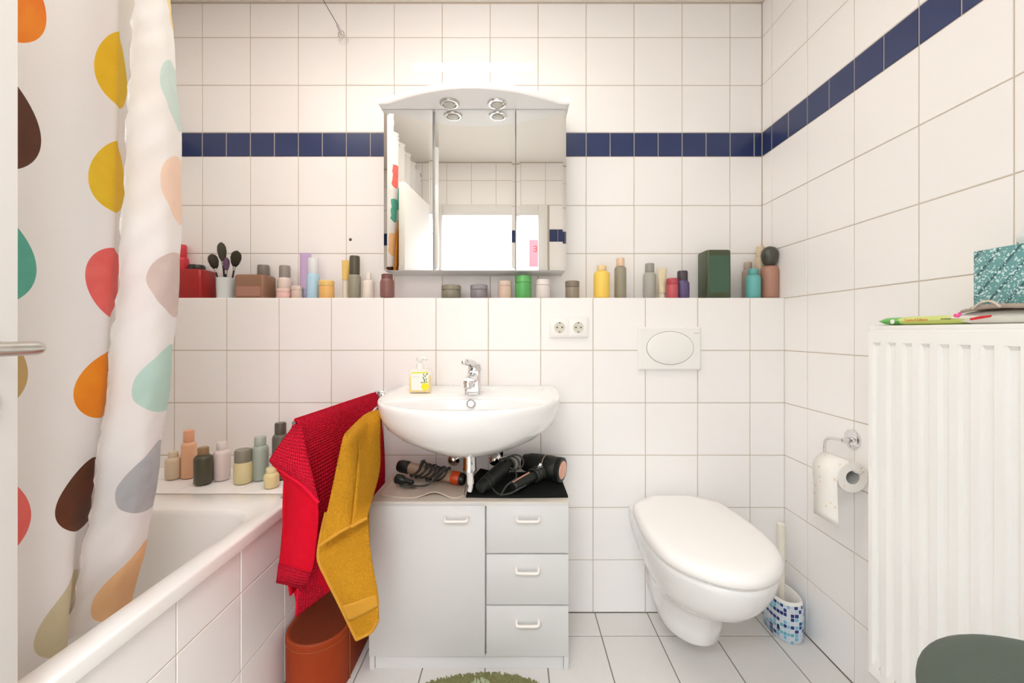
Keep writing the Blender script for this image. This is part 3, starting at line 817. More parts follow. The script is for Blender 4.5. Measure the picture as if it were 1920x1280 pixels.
def handle(par, px, py, wpx=42):
    c = Vector((cpx(px), CY0, cpz(py))); hw_ = wpx * CY0 / F / 2
    p = [c + Vector((-hw_, .0, .007)), c + Vector((-hw_, -.008, .007)), c + Vector((-hw_ * .97, -.014, .004)), c + Vector((-hw_ * .84, -.017, .0005)), c + Vector((0, -.017, 0)), c + Vector((hw_ * .84, -.017, .0005)), c + Vector((hw_ * .97, -.014, .004)), c + Vector((hw_, -.008, .007)), c + Vector((hw_, 0, .007))]
    build('handle', MB().tube(spline(p, 4), .0048, 10), M['cream_white'], par)
def front(nm, x0, x1, y0, y1, hp):
    X0, X1, Z1, Z0 = cpx(x0), cpx(x1), cpz(y0), cpz(y1)
    o = build(nm, MB().box(((X0 + X1) / 2, CY0 + .008, (Z0 + Z1) / 2), (X1 - X0, .016, Z1 - Z0), bev=.0018), M['cab_white'], cb, 40)
    handle(o, *hp)
front('door', 691.5, 909.3, 941.5, 1230.5, (856, 973))
front('drawer', 912.2, 1066, 941.5, 1037, (990, 973))
front('drawer', 912.2, 1066, 1039.5, 1133.5, (989, 1069))
front('drawer', 912.2, 1066, 1136, 1230.5, (989, 1167))

# ------------------------------------------------------------------ toilet
TX = .590
TP = [(0, .158), (.06, .164), (.14, .174), (.22, .181), (.30, .181), (.37, .172), (.43, .150), (.48, .112), (.515, .065), (.530, .025), (.533, 0)]
ht = [(p.x, p.y) for p in spline([(b, a, 0) for a, b in TP], 5)]
def tring(z, s, f, t0=.002, p=1.0):
    left = [(TX - a * s, YH - t0 - b * f, z) for a, b in ht]
    right = [(2 * TX - x, y, zz) for x, y, zz in left][::-1]
    r = left + right[1:]
    L_, R_ = Vector(r[-1]), Vector(r[0])
    return r + [tuple(L_.lerp(R_, (k + 1) / 13)) for k in range(12)]
to = thing('toilet', 'white wall-hung toilet with closed lid right of the cabinet', 'toilet', (TX, YH, .08))
TR = [(.078, .36, .46), (.083, .46, .52), (.10, .52, .555), (.14, .55, .565), (.19, .575, .585), (.215, .60, .62), (.240, .66, .70), (.262, .745, .79), (.29, .835, .87), (.325, .915, .93), (.365, .965, .972), (.395, .985, .99), (.408, .985, .99), (.413, .97, .982)]
build('bowl', MB().loft([tring(*a) for a in TR]), M['ceramic'], to, 60)
def lring(z, s, f, t0=.035):
    # lid outline: starts a little off the wall with a rounded back
    left = [(TX - a * s * min(1, .62 + 6.5 * b), YH - t0 - b * f, z) for a, b in ht]
    right = [(2 * TX - x, y, zz) for x, y, zz in left][::-1]
    r = left + right[1:]
    L_, R_ = Vector(r[-1]), Vector(r[0])
    return r + [tuple(L_.lerp(R_, (k + 1) / 13)) for k in range(12)]
build('seat', MB().loft([lring(.4150, .95, .905), lring(.4155, .985, .93), lring(.419, .99, .935), lring(.4200, .95, .91)]), M['lid'], to, 50)
build('lid', MB().loft([lring(.4210, .94, .905), lring(.4215, .995, .937), lring(.428, 1.005, .943), lring(.440, 1.0, .94), lring(.450, .975, .925), lring(.456, .93, .90), lring(.459, .85, .85), lring(.460, .5, .6)]), M['lid'], to, 50)
for s in (-1, 1):
    build('hinge', MB().lathe([(.016, .412), (.016, .436), (.012, .440)], (TX + s * .075, YH - .028, 0), n=16), M['lid'], to)

# flush plate and sockets
fp = thing('flush_plate', 'white flush plate with oval button above the toilet', 'flush plate', (TX, YH, 1.008))
FX, FZ = .588, 1.008
def plr(y, d): return [(FX - .119 + d, y, FZ - .082 + d), (FX + .119 - d, y, FZ - .082 + d), (FX + .119 - d, y, FZ + .082 - d), (FX - .119 + d, y, FZ + .082 - d)]
build('frame', MB().loft([plr(YH, 0), plr(YH - .008, 0), plr(YH - .0145, .006)], True, False, True), M['plastic'], fp, 20)
def oval(y, a, b, n=56): return [(FX + a * math.cos(2 * math.pi * k / n), y, FZ + .002 + b * math.sin(2 * math.pi * k / n)) for k in range(n)]
build('gap', MB().loft([oval(YH - .0145, .0895, .0635), oval(YH - .0149, .0895, .0635)]), M['dark_gap'], fp)
build('button', MB().loft([oval(YH - .0150, .0882, .0623), oval(YH - .0165, .0880, .0621), oval(YH - .0185, .084, .059), oval(YH - .0178, .04, .03)], True, False, True), M['plastic'], fp, 60)
build('brand_mark', MB().box((FX + .101, YH - .0148, FZ + .058), (.024, .0008, .0032)), M['grey_print'], fp)
so = thing('power_socket', 'white double power socket on the tiles right of the basin', 'socket', (.206, YH, 1.088))
SX, SZ = .206, 1.088
build('frame', MB().box((SX, YH - .005, SZ), (.146, .010, .078), bev=.003), M['plastic'], so)
for s in (-1, 1):
    c = Vector((SX + s * .0355, YH - .0105, SZ))
    ins = build('insert', MB().box(c, (.066, .004, .066), bev=.0015), M['plastic'], so)
    build('well', MB().lathe([(.0205, .0022), (.0205, .0030), (.0175, .0024), (0, .0022)], c, (0, -1, 0), 28, True, False), M['socket_grey'], ins)
    pinm = MB()
    for q in (-1, 1): pinm.lathe([(.0033, .0022), (.0033, .0034)], c + Vector((q * .0095, 0, 0)), (0, -1, 0), 10)
    for q in (-1, 1): pinm.box(c + Vector((0, -.0028, q * .0175)), (.006, .0012, .004))
    build('contacts', pinm, M['dark_gap'], ins)
# ------------------------------------------------------------------ towel rail and towels
tr_ = thing('towel_rail', 'chrome swivel towel rail with two arms left of the basin', 'towel rail', (-.515, YH, .82))
build('wall_mount', MB().lathe([(.026, 0), (.026, .006), (.022, .010), (.013, .012), (.013, .045)], (-.512, YH, .822), (0, -1, 0), 22).tube([(-.512, 1.53, .795), (-.512, 1.53, .85)], .012, 14), M['chrome'], tr_)
A0, A1 = Vector((-.514, 1.53, .838)), Vector((-.583, 1.085, .830))
B0, B1 = Vector((-.508, 1.53, .800)), Vector((-.450, 1.11, .780))
build('arm', MB().tube([A0, A1], .006, 12), M['chrome'], tr_)
build('arm', MB().tube([B0, B1], .006, 12), M['chrome'], tr_)

def uvgrid(rows, su, sv):
    n, m_ = len(rows), len(rows[0])
    return [(su * j / (m_ - 1), sv * i / (n - 1)) for i in range(n) for j in range(m_)]
# red towel: a sheet over the left arm, its loose end folded around the arm's tip
def arm_a(t): return A0.lerp(A1, t)
ridge = [arm_a(t) + Vector((.001, 0, .0105)) for t in (0.02, .25, .5, .75, .985)]
right = [ridge]
for k, z in enumerate((.818, .74, .62, .50, .40, .312)):
    row = []
    for i, p in enumerate(ridge):
        fl = [.013, .018, .020, .022, .020, .016][k]
        row.append(Vector((p.x + fl + .012 * math.sin(i * 1.9 + k * .7) * min(1, k / 2), p.y + [.0, .0, 0, 0, -.01][i], z + (.01 * math.sin(i * 2.1) if k == 5 else 0))))
    right.append(row)
rg = sheet(right, 9, 6)
rt = build('red_towel', MB().grid(rg), M['red_terry'], None, 'cloth', uv=uvgrid(rg, .45, .53))
tag(solidify(rt, .004), 'red waffle towel hanging over the left arm of the towel rail', 'towel')
lf = [[arm_a(t) + Vector((-.001, 0, .0105)) for t in (0.05, .4, .75, .985)]]
for k, z in enumerate((.80, .70, .58, .46, .37)):
    lf.append([Vector((arm_a(t).x - [.016, .024, .025, .022, .018][k] - .008 * math.sin(t * 6 + k), arm_a(t).y, z)) for t in (.05, .4, .75, .985)])
lg = sheet(lf, 6, 6)
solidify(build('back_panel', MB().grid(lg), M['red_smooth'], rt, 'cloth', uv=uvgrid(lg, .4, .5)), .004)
# the loose front end: smooth inner side below, waffle corner folded over it
lo_ = sheet([[at(552, 800, 1.09), at(553, 800, 1.075), at(558, 805, 1.07), at(566, 815, 1.07)],
             [at(516, 862, 1.10), at(532, 868, 1.07), at(556, 872, 1.06), at(580, 880, 1.065)],
             [at(536, 912, 1.10), at(548, 920, 1.07), at(570, 930, 1.055), at(597, 948, 1.06)],
             [at(531, 985, 1.11), at(548, 990, 1.075), at(572, 1000, 1.060), at(594, 1012, 1.07)],
             [at(526, 1040, 1.115), at(545, 1045, 1.085), at(568, 1052, 1.07), at(588, 1058, 1.075)],
             [at(520, 1090, 1.12), at(540, 1094, 1.09), at(558, 1099, 1.08), at(575, 1101, 1.08)]], 7, 8)
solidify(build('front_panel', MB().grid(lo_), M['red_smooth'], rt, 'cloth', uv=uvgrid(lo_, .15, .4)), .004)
band = [[lo_[-7][j] + Vector((0, -.004, 0)) for j in range(len(lo_[0]))], [lo_[-1][j] + Vector((0, -.004, -.001)) for j in range(len(lo_[0]))]]
solidify(build('hem', MB().grid(band), M['red_terry'], rt, 'cloth', uv=uvgrid(band, .3, .05)), .003)
tl = sheet([[at(560, 1060, 1.12), at(580, 1060, 1.13), at(606, 1040, 1.16)], [at(551, 1098, 1.12), at(572, 1098, 1.12), at(612, 1078, 1.17)], [at(555, 1128, 1.12), at(575, 1118, 1.13), at(616, 1092, 1.19)], [at(553, 1157, 1.12), at(580, 1137, 1.14), at(622, 1104, 1.21)]], 6, 6)
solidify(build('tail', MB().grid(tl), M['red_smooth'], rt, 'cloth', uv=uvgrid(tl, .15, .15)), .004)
fp_ = sheet([[at(553, 796, 1.085), at(556, 795, 1.07), at(561, 795, 1.06), at(566, 797, 1.06)],
             [at(528, 830, 1.08), at(542, 834, 1.055), at(560, 838, 1.04), at(574, 842, 1.04)],
             [at(507, 861, 1.08), at(532, 872, 1.05), at(560, 884, 1.03), at(586, 893, 1.03)],
             [at(514, 870, 1.078), at(540, 890, 1.045), at(568, 910, 1.027), at(598, 942, 1.03)]], 7, 7)
solidify(build('folded_corner', MB().grid(fp_), M['red_terry'], rt, 'cloth', uv=uvgrid(fp_, .16, .16)), .005)
ed = fp_[-1]
build('corner_hem', MB().tube([p + Vector((0, -.002, 0)) for p in ed], .0042, 8), M['red_terry'], rt)

# mustard towel over the right arm
yt0 = [[at(649, 812, 1.13), at(652, 809, 1.16), at(684, 778, 1.27), at(711, 768, 1.29)],
       [at(644, 818, 1.08), at(658, 818, 1.10), at(688, 796, 1.23), at(712.5, 776, 1.27)],
       [at(637, 850, 1.06), at(660, 850, 1.09), at(684, 842, 1.17), at(712, 820, 1.25)],
       [at(626, 900, 1.05), at(656, 895, 1.075), at(680, 890, 1.13), at(711, 880, 1.22)],
       [at(613, 960, 1.04), at(645, 950, 1.06), at(672, 944, 1.10), at(697, 935, 1.17)],
       [at(599, 1022, 1.03), at(640, 995, 1.045), at(664, 983, 1.065), at(689, 970, 1.08)]]
yg = sheet(yt0, 10, 9)
for i, r in enumerate(yg):                                    # a sharp pleat that runs down from the arm
    for j, p in enumerate(r):
        u = j / (len(r) - 1); v = i / (len(yg) - 1)
        c = .34 + .22 * v
        amp = .016 * min(1, v * 6) * (1 - .5 * v)
        p.y += amp * (math.exp(-((u - c) / .05) ** 2) - .8 * math.exp(-((u - c - .10) / .06) ** 2))
yt = build('mustard_towel', MB().grid(yg), M['yellow_terry'], None, 'cloth', uv=uvgrid(yg, .3, .3))
tag(solidify(yt, .006), 'mustard yellow terry towel hanging over the right arm of the towel rail', 'towel')
y2 = [[at(612, 960, 1.075), at(645, 955, 1.09), at(668, 950, 1.11), at(690, 945, 1.14)],
      [at(602, 1005, 1.07), at(638, 1000, 1.085), at(664, 990, 1.095), at(691, 975, 1.12)],
      [at(598, 1046, 1.05), at(634, 1026, 1.065), at(662, 1012, 1.08), at(692, 1010, 1.10)],
      [at(612, 1080, 1.045), at(642, 1066, 1.055), at(668, 1060, 1.07), at(699, 1062, 1.09)],
      [at(632, 1120, 1.05), at(660, 1112, 1.050), at(682, 1105, 1.06), at(706, 1100, 1.08)],
      [at(650, 1157, 1.055), at(674, 1148, 1.055), at(694, 1138, 1.06), at(710, 1130, 1.07)],
      [at(669, 1197, 1.06), at(684, 1190, 1.06), at(698, 1181, 1.06), at(709, 1160, 1.06)]]
y2g = sheet(y2, 8, 8)
solidify(build('lower_panel', MB().grid(y2g), M['yellow_terry'], yt, 'cloth', uv=uvgrid(y2g, .2, .35)), .006)
M['yellow_flat'] = mat('mustard_border', srgb(192, 138, 36), .9, bump=('noise', 120, .5, .002))
bandr = [[y2g[k][j] + Vector((0, -.0045, 0)) for j in range(1, len(y2g[0]) - 1)] for k in range(35, 42)]
solidify(build('woven_border', MB().grid(bandr), M['yellow_flat'], yt, 'cloth'), .002)
for nm, row in (('hem', yg[-1]), ('hem', [r[0] for r in y2g]), ('hem', y2g[-1])):
    build(nm, MB().tube([p + Vector((0, -.002, 0)) for p in row], .0045, 8), M['yellow_flat'], yt)
ybk = sheet([[B0.lerp(B1, t) + Vector((-.004, 0, .004)) for t in (.45, .7, .97)]] + [[B0.lerp(B1, t) + Vector((-.018, 0, -d)) for t in (.45, .7, .95)] for d in (.05, .2, .35)], 6, 6)
solidify(build('back_panel', MB().grid(ybk), M['yellow_terry'], yt, 'cloth'), .006)

# ------------------------------------------------------------------ leather box between bathtub and cabinet
lb = thing('leather_box', 'oval terracotta leather box with stitched lid on the floor beside the bathtub', 'box', (-.602, 1.36, 0))
def stad(x0, x1, y0, y1, z, k=14):
    r = (x1 - x0) / 2; cx = (x0 + x1) / 2; out = []
    for cy, a0 in ((y1 - r, 0), (y0 + r, 180)):
        for i in range(k + 1):
            a = math.radians(a0 + 180 * i / k); out.append((cx + r * math.cos(a), cy + r * math.sin(a), z))
    return out
bx = (-.694, -.510, 1.176, 1.545)
def st(d, z): return stad(bx[0] + d, bx[1] - d, bx[2] + d, bx[3] - d, z)
build('body', MB().loft([st(.002, .0), st(.001, .004), st(.001, .146)]), M['leather'], lb, 50)
build('lid', MB().loft([st(0, .1465), st(0, .166), st(.003, .1695), st(.006, .1700), st(.012, .1690), st(.03, .1685), st(.07, .1685)]), M['leather'], lb, 40)
build('lid_shade', MB().loft([st(.010, .1688), st(.011, .1698), st(.05, .1700)]), M['leather_shaded'], lb, 40)  # darker lid top, carries the painted shade of the towels above
def ringtube(r): return MB().tube(r + [r[0]], .0009, 6)
build('stitching', ringtube([Vector(p) for p in st(-.0002, .151)]), M['stitch'], lb)
build('stitching', ringtube([Vector(p) for p in st(.004, .1702)]), M['stitch'], lb)
build('seam', MB().box((-.5095, 1.272, .073), (.002, .004, .145)), M['stitch'], lb)

# ------------------------------------------------------------------ bath mat
bmx, bmy, bmr = -.095, .885, .402
mt = thing('bath_mat', 'round green tufted bath mat with pale leaf shapes in front of the cabinet', 'bath mat', (bmx, bmy, 0))
build('backing', MB().lathe([(bmr - .012, .0005), (bmr - .010, .006), (0, .006)], (bmx, bmy, 0), n=64, cap1=False), M['mat_dark'], mt)
leaves = [(bmx + .27 * math.cos(a), bmy + .27 * math.sin(a), a) for a in [math.radians(d) for d in range(10, 370, 27)]]
tufts = {'mat_dark': MB(), 'mat_light': MB()}
rnd = random.Random(5)
def is_leaf(x, y):
    for lx, ly, a in leaves:
        dx, dy = x - lx, y - ly
        p = dx * math.cos(a) + dy * math.sin(a); q = -dx * math.sin(a) + dy * math.cos(a)
        if (p / .105) ** 2 + (q / .052) ** 2 < 1: return True
    return math.hypot(x - bmx, y - bmy) < .10
for k in range(20000):
    r = bmr * math.sqrt(rnd.random()); a = rnd.uniform(0, 2 * math.pi)
    x, y = bmx + r * math.cos(a), bmy + r * math.sin(a)
    lf_ = is_leaf(x, y)
    h = (.0155 if lf_ else .0105) * rnd.uniform(.85, 1.1); w2 = .0030
    tx, ty = rnd.uniform(-.002, .002), rnd.uniform(-.002, .002)
    tufts['mat_light' if lf_ else 'mat_dark'].add([(x - w2, y - w2, .004), (x + w2, y - w2, .004), (x, y + w2, .004), (x + tx - .002, y + ty, h), (x + tx + .002, y + ty, h)], [(0, 1, 4, 3), (1, 2, 4), (2, 0, 3), (2, 3, 4)])
for k_, nm in (('mat_dark', 'border_pile'), ('mat_light', 'leaf_pile')):
    build(nm, tufts[k_], M[k_], mt, None)['kind'] = 'stuff'

# ------------------------------------------------------------------ things on the cabinet top
ZT = CZT
bc = sheet([[(-.440, 1.340, ZT + .003), (-.33, 1.318, ZT + .002), (-.262, 1.338, ZT + .014), (-.20, 1.318, ZT + .002), (-.165, 1.335, ZT + .003)],
            [(-.445, 1.40, ZT + .003), (-.33, 1.40, ZT + .003), (-.26, 1.40, ZT + .006), (-.20, 1.40, ZT + .003), (-.168, 1.40, ZT + .003)],
            [(-.44, 1.54, ZT + .003), (-.33, 1.54, ZT + .003), (-.26, 1.54, ZT + .003), (-.20, 1.54, ZT + .003), (-.175, 1.54, ZT + .003)]], 10, 8)
tag(solidify(build('beige_cloth', MB().grid([[Vector(p) for p in r] for r in bc]), M['beige_cloth'], None, 'cloth'), .003), 'beige cloth with wavy front edge under the air styler', 'cloth')
kc = sheet([[(-.157, 1.326, ZT + .004), (0, 1.322, ZT + .004), (.172, 1.326, ZT + .004)], [(-.157, 1.42, ZT + .004), (0, 1.43, ZT + .005), (.170, 1.42, ZT + .004)], [(-.150, 1.50, ZT + .006), (0, 1.52, ZT + .004), (.168, 1.515, ZT + .004)], [(-.13, 1.545, ZT + .020), (-.05, 1.55, ZT + .006), (.166, 1.545, ZT + .004)]], 10, 8, .0012, 4)
tag(solidify(build('black_cloth', MB().grid(kc), M['black_cloth'], None, 'cloth'), .006), 'black cloth spread on the cabinet under the hair dryer', 'cloth')

st_ = thing('air_styler', 'taupe air styler with orange ring wrapped in its dark cord', 'hair styler', (-.30, 1.45, ZT))
P0, P1 = at(752, 873.5, 1.485), at(866, 897.5, 1.425)
axs = (P1 - P0); LS = axs.length; axs.normalize()
def along(a): return P0 + axs * a
build('brush_tip', MB().lathe([(.010, -.012), (.018, -.010), (.0225, .002), (.0225, .030), (.0205, .036)], along(0), axs, 22), M['black_plastic'], st_)
build('barrel', MB().lathe([(.020, .036), (.0205, .05), (.0205, LS - .052), (.0215, LS - .036)], along(0), axs, 24), M['taupe_plastic'], st_)
build('ring', MB().lathe([(.0222, LS - .036), (.0225, LS - .032), (.0225, LS - .008), (.0215, LS - .006)], along(0), axs, 26), M['orange_plastic'], st_)
build('end_cap', MB().lathe([(.0212, LS - .006), (.0215, LS + .004), (.017, LS + .011), (.006, LS + .012)], along(0), axs, 24), M['black_plastic'], st_)
q1 = axs.orthogonal().normalized(); q1 = (Vector((0, 0, 1)) - axs * axs.z).normalized(); q2 = axs.cross(q1)
cpts = []
rnd = random.Random(11)
for i in range(0, 260):
    t = i / 260
    loop = 11 * t
    a = 2 * math.pi * loop
    base_ = .055 + .11 * t + .028 * math.sin(a + 1.0) + .006 * math.sin(3.1 * loop)
    rr_ = .0245 + .0035 * math.sin(loop * 2.3) + (.008 if math.cos(a) > .6 and loop < 2.2 else 0)
    pc = along(base_) + q1 * rr_ * math.cos(a) + q2 * rr_ * math.sin(a)
    pc.z = max(pc.z, ZT + .0085); cpts.append(pc)
tail_ = [at(842, 876, 1.40), at(825, 885, 1.385), at(812, 898, 1.375), at(803, 908, 1.37), at(785, 911, 1.375), at(765, 909, 1.385)]
cpts += spline([cpts[-1]] + tail_, 6)[1:]
build('cord', MB().tube(cpts, .0034, 8), M['cord'], st_)
pa, pb = at(744, 897, 1.41), at(778, 905, 1.385)
pd = (pb - pa).normalized()
build('plug', MB().lathe([(.008, -.004), (.0165, 0), (.0165, .022), (.012, .030), (.010, .034), (.011, .036), (.0095, .042), (.0085, .06), (.006, .066)], pa, pd, 18), M['black_plastic'], st_)
for dz in (-.006, .006): build('plug_pin', MB().tube([pa + Vector((0, 0, dz)), pa - pd * .017 + Vector((0, 0, dz))], .0022, 8), M['steel'], st_)
build('cord_strap', MB().box(at(764, 911, 1.375), (.05, .012, .006), (0, .1, .1), .002), M['cord'], st_)

hd = thing('hair_dryer', 'black hair dryer with rose gold end cap on the black cloth', 'hair dryer', (.08, 1.45, ZT))
C0 = Vector((.1655, 1.437, .5885)); da = Vector((-.86, .50, .03)).normalized()
build('barrel', MB().lathe([(.0385, .016), (.0415, .022), (.0415, .055), (.0405, .058), (.041, .060), (.0395, .095), (.036, .125), (.031, .138), (.029, .150)], C0, da, 32), M['black_plastic'], hd)
gm = MB()
for k in range(48):
    a = 2 * math.pi * k / 48
    q_ = Vector((0, 0, 1)).rotation_difference(da)
    o_ = q_ @ Vector((.0405 * math.cos(a), .0405 * math.sin(a), .0075))
    gm.box(C0 + o_, (.0035, .0035, .016), q_.to_matrix().to_euler() if k % 12 == 0 else (q_.to_matrix() @ Matrix.Rotation(a, 3, 'Z')).to_euler())
gm.lathe([(.036, -.002), (.040, .0), (.040, .016)], C0, da, 36)
build('grip_ring', gm, M['black_plastic'], hd)
build('end_cap', MB().lathe([(0, -.0045), (.026, -.0045), (.0305, -.0035), (.0315, -.001)], C0, da, 32, False, True), M['rose_gold'], hd)
h0 = C0 + da * .075 + Vector((0, -.02, -.008)); h1 = at(962, 914, 1.345); h1.z = max(h1.z, ZT + .025)
build('handle', MB().tube([h0, h0.lerp(h1, .3), h0.lerp(h1, .62), h1.lerp(h0, .04), h1], [.019, .0185, .019, .0185, .014], 18), M['black_plastic'], hd)
st0, st1 = h0.lerp(h1, .45) + Vector((-.004, -.006, .019)), h0.lerp(h1, .97) + Vector((-.004, -.004, .018))
build('trim_strip', MB().tube([st0, st1], .0028, 8), M['rose_gold'], hd)
coil = []
hx = (h1 - h0).normalized(); k1 = (Vector((0, 0, 1)) - hx * hx.z).normalized(); k2 = hx.cross(k1)
for i in range(130):
    a = 2 * math.pi * 6.5 * i / 130
    coil.append(h0 + hx * (.012 + .045 * i / 130) + (k1 * math.cos(a) + k2 * math.sin(a)) * (.0222 + .001 * math.sin(a * .37)))
coil += spline([coil[-1], at(975, 915, 1.325), at(955, 925, 1.325), at(935, 926, 1.335), at(922, 910, 1.36), at(935, 888, 1.40), at(960, 878, 1.42), at(968, 895, 1.36), at(950, 910, 1.34), at(938, 932, 1.325)], 7)[1:]
build('cord', MB().tube(coil, .0030, 8), M['cord'], hd)
# gold name tag and hanging loop
build('hang_loop', MB().tube([C0 + da * .062 + Vector((0, 0, .041 * math.cos(a))) + da.cross(Vector((0, 0, 1))) * (-.0415 * math.sin(a)) for a in [k * .12 for k in range(-2, 22)]], .0018, 6), M['taupe_plastic'], hd)
build('clip', MB().box(at(1012, 873, 1.39), (.010, .006, .018), (.2, .5, 0), .002).tube([at(1006, 879, 1.385), at(1018, 874, 1.385)], .0015, 6), M['chrome'], hd)
# nozzle attachments lying to the left of the dryer
na = thing('styling_nozzle', 'black styling nozzle lying left of the hair dryer', 'nozzle', (-.05, 1.40, ZT))
n0_, n1_ = at(956, 868, 1.44), at(899, 915, 1.325)
nx = (n1_ - n0_); nl = nx.length; nx.normalize()
build('body', MB().tube([n0_, n0_ + nx * nl * .3, n0_ + nx * nl * .55, n0_ + nx * nl * .8, n1_], [.020, .026, .025, .022, .018], 20), M['black_plastic'], na)
for f in (.55, .68, .80): build('band', MB().tube([n0_ + nx * nl * f, n0_ + nx * (nl * f + .004)], .0262 - .0035 * f, 20), M['cord'], na)
nloop = MB()
for k in range(3):
    c = at(950 + 6 * k, 872 - 3 * k, 1.415)
    nloop.tube([c + Vector((.028 * math.cos(a) + .004 * k, .010 * math.sin(a), .022 * math.sin(a))) for a in [i * 2 * math.pi / 20 for i in range(21)]], .003, 8)
build('cord_loop', nloop, M['cord'], na)

# ------------------------------------------------------------------ soap dispenser
sd = thing('soap_dispenser', 'clear pump bottle of yellow lemon soap on the left of the basin', 'soap dispenser', (-.318, 1.385, zr))
sc = Vector((-.318, 1.385, zr + .0015)); SR = Euler((0, 0, math.radians(4))).to_matrix()
def sbx(hx, hy, z, r=.008): return [sc + SR @ Vector(p) for p in rrect(-hx, hx, -hy, hy, r, z, 4)]
sbody = build('bottle', MB().loft([sbx(.034, .015, 0), sbx(.0365, .017, .003), sbx(.0365, .017, .072), sbx(.033, .015, .077), sbx(.012, .011, .081)]), M['clear'], sd, 40)
build('soap', MB().loft([sbx(.033, .0145, .002), sbx(.0345, .0153, .004), sbx(.0345, .0153, .054)]), M['soap'], sd, 40)
build('collar', MB().lathe([(.0135, .079), (.0135, .094), (.011, .096), (.006, .097), (.006, .108)], sc, n=20), M['plastic'], sd)
build('pump_head', MB().lathe([(.011, .106), (.0125, .110), (.0125, .117), (.010, .119)], sc, n=20).tube([sc + Vector((0, 0, .114)), sc + Vector((.018, -.008, .114)), sc + Vector((.024, -.012, .110))], [.006, .005, .004], 10), M['plastic'], sd)
def sp_(x, z, d=.0): return sc + SR @ Vector((x, -.0172 - d, z))
lab = build('label', MB().add([sp_(-.027, .008), sp_(.030, .008), sp_(.030, .070), sp_(-.027, .070), sp_(-.027, .008, .0006), sp_(.030, .008, .0006), sp_(.030, .070, .0006), sp_(-.027, .070, .0006)], [(0, 1, 2, 3), (4, 5, 6, 7), (0, 1, 5, 4), (1, 2, 6, 5), (2, 3, 7, 6), (3, 0, 4, 7)]), M['label_white'], sd, None)
def flat(nm, pts, m, d): 
    n = len(pts)
    return build(nm, MB().add([sp_(x, z, d) for x, z in pts] + [sp_(x, z, d - .0002) for x, z in pts], [tuple(range(n))] + [(i, (i + 1) % n, (i + 1) % n + n, i + n) for i in range(n)]), m, lab, None)
flat('print', [(-.027, .064), (.028, .065), (.028, .0695), (-.027, .069)], M['lime_print'], .0009)
flat('lemon', [(.0185 + .0125 * math.cos(a), .0205 + .0125 * math.sin(a)) for a in [k * math.pi / 12 for k in range(24)]], M['lemon_print'], .0010)
for (lx, lz, la, ll) in ((.008, .034, .3, .008), (.016, .036, 1.2, .009), (.023, .036, -.2, .008), (.016, .043, 2.2, .009), (.022, .045, .9, .008), (.013, .050, 1.9, .009), (.019, .055, 1.0, .008), (.014, .060, 2.0, .008), (.025, .062, 1.0, .009)):
    flat('leaf', [(lx + ll * .5 * math.cos(b) * math.cos(la) - ll * .22 * math.sin(b) * math.sin(la), lz + ll * .5 * math.cos(b) * math.sin(la) + ll * .22 * math.sin(b) * math.cos(la)) for b in [k * math.pi / 4 for k in range(8)]], M['leaf_print'], .0011)
text_mesh('lettering', 'liquid', .012, M['grey_print'], lab, sp_(-.012, .054, .0010), (math.pi / 2, 0, math.radians(4)), .0001)

# ------------------------------------------------------------------ toilet brush
tb = thing('toilet_brush', 'white toilet brush in a holder printed with blue mosaic squares', 'toilet brush', (.962, 1.475, 0))
def ov(cx, cy, a, b, z, n=40): return [(cx + a * math.copysign(abs(math.cos(t)) ** .8, math.cos(t)), cy + b * math.copysign(abs(math.sin(t)) ** .8, math.sin(t)), z) for t in [2 * math.pi * k / n for k in range(n)]]
hx_, hy_ = .962, 1.475
rings = [ov(hx_, hy_, .044, .066, .0), ov(hx_, hy_, .048, .070, .004), ov(hx_, hy_, .050, .072, .05), ov(hx_, hy_, .050, .072, .10), ov(hx_, hy_, .047, .068, .131)]
mm2 = bpy.data.materials.new('mosaic_print'); mm2.use_nodes = True
nt = mm2.node_tree; b = nt.nodes['Principled BSDF']; b.inputs['Roughness'].default_value = .3
uvn = nd(nt, 'ShaderNodeUVMap'); vm = nd(nt, 'ShaderNodeVectorMath', operation='FLOOR'); nt.links.new(uvn.outputs[0], vm.inputs[0])
wn = nd(nt, 'ShaderNodeTexWhiteNoise'); wn.noise_dimensions = '2D'; nt.links.new(vm.outputs[0], wn.inputs['Vector'])
cr = nd(nt, 'ShaderNodeValToRGB'); cr.color_ramp.interpolation = 'CONSTANT'
els = [(0, (206, 214, 224)), (.40, (188, 208, 226)), (.54, (120, 186, 214)), (.70, (96, 176, 190)), (.80, (24, 46, 118))]
while len(cr.color_ramp.elements) < len(els): cr.color_ramp.elements.new(.5)
for e, (p, c) in zip(cr.color_ramp.elements, els): e.position = p; e.color = (*srgb(*c), 1)
nt.links.new(wn.outputs['Value'], cr.inputs[0])
fr = nd(nt, 'ShaderNodeVectorMath', operation='FRACTION'); nt.links.new(uvn.outputs[0], fr.inputs[0])
sx = nd(nt, 'ShaderNodeSeparateXYZ'); nt.links.new(fr.outputs[0], sx.inputs[0])
def mn(op, a, v):
    n = nd(nt, 'ShaderNodeMath', operation=op)
    for k, x in enumerate((a, v)):
        if isinstance(x, (int, float)): n.inputs[k].default_value = x
        else: nt.links.new(x, n.inputs[k])
    return n.outputs[0]
g_ = mn('MAXIMUM', mn('LESS_THAN', sx.outputs[0], .12), mn('LESS_THAN', sx.outputs[1], .12))
mxx = nd(nt, 'ShaderNodeMixRGB'); nt.links.new(g_, mxx.inputs[0]); nt.links.new(cr.outputs[0], mxx.inputs[1]); mxx.inputs[2].default_value = (*srgb(225, 230, 236), 1)
nt.links.new(mxx.outputs[0], b.inputs['Base Color'])
hm_ = MB(); uvs = []
rings2 = [r + [r[0]] for r in rings]
hm_.grid(rings2)
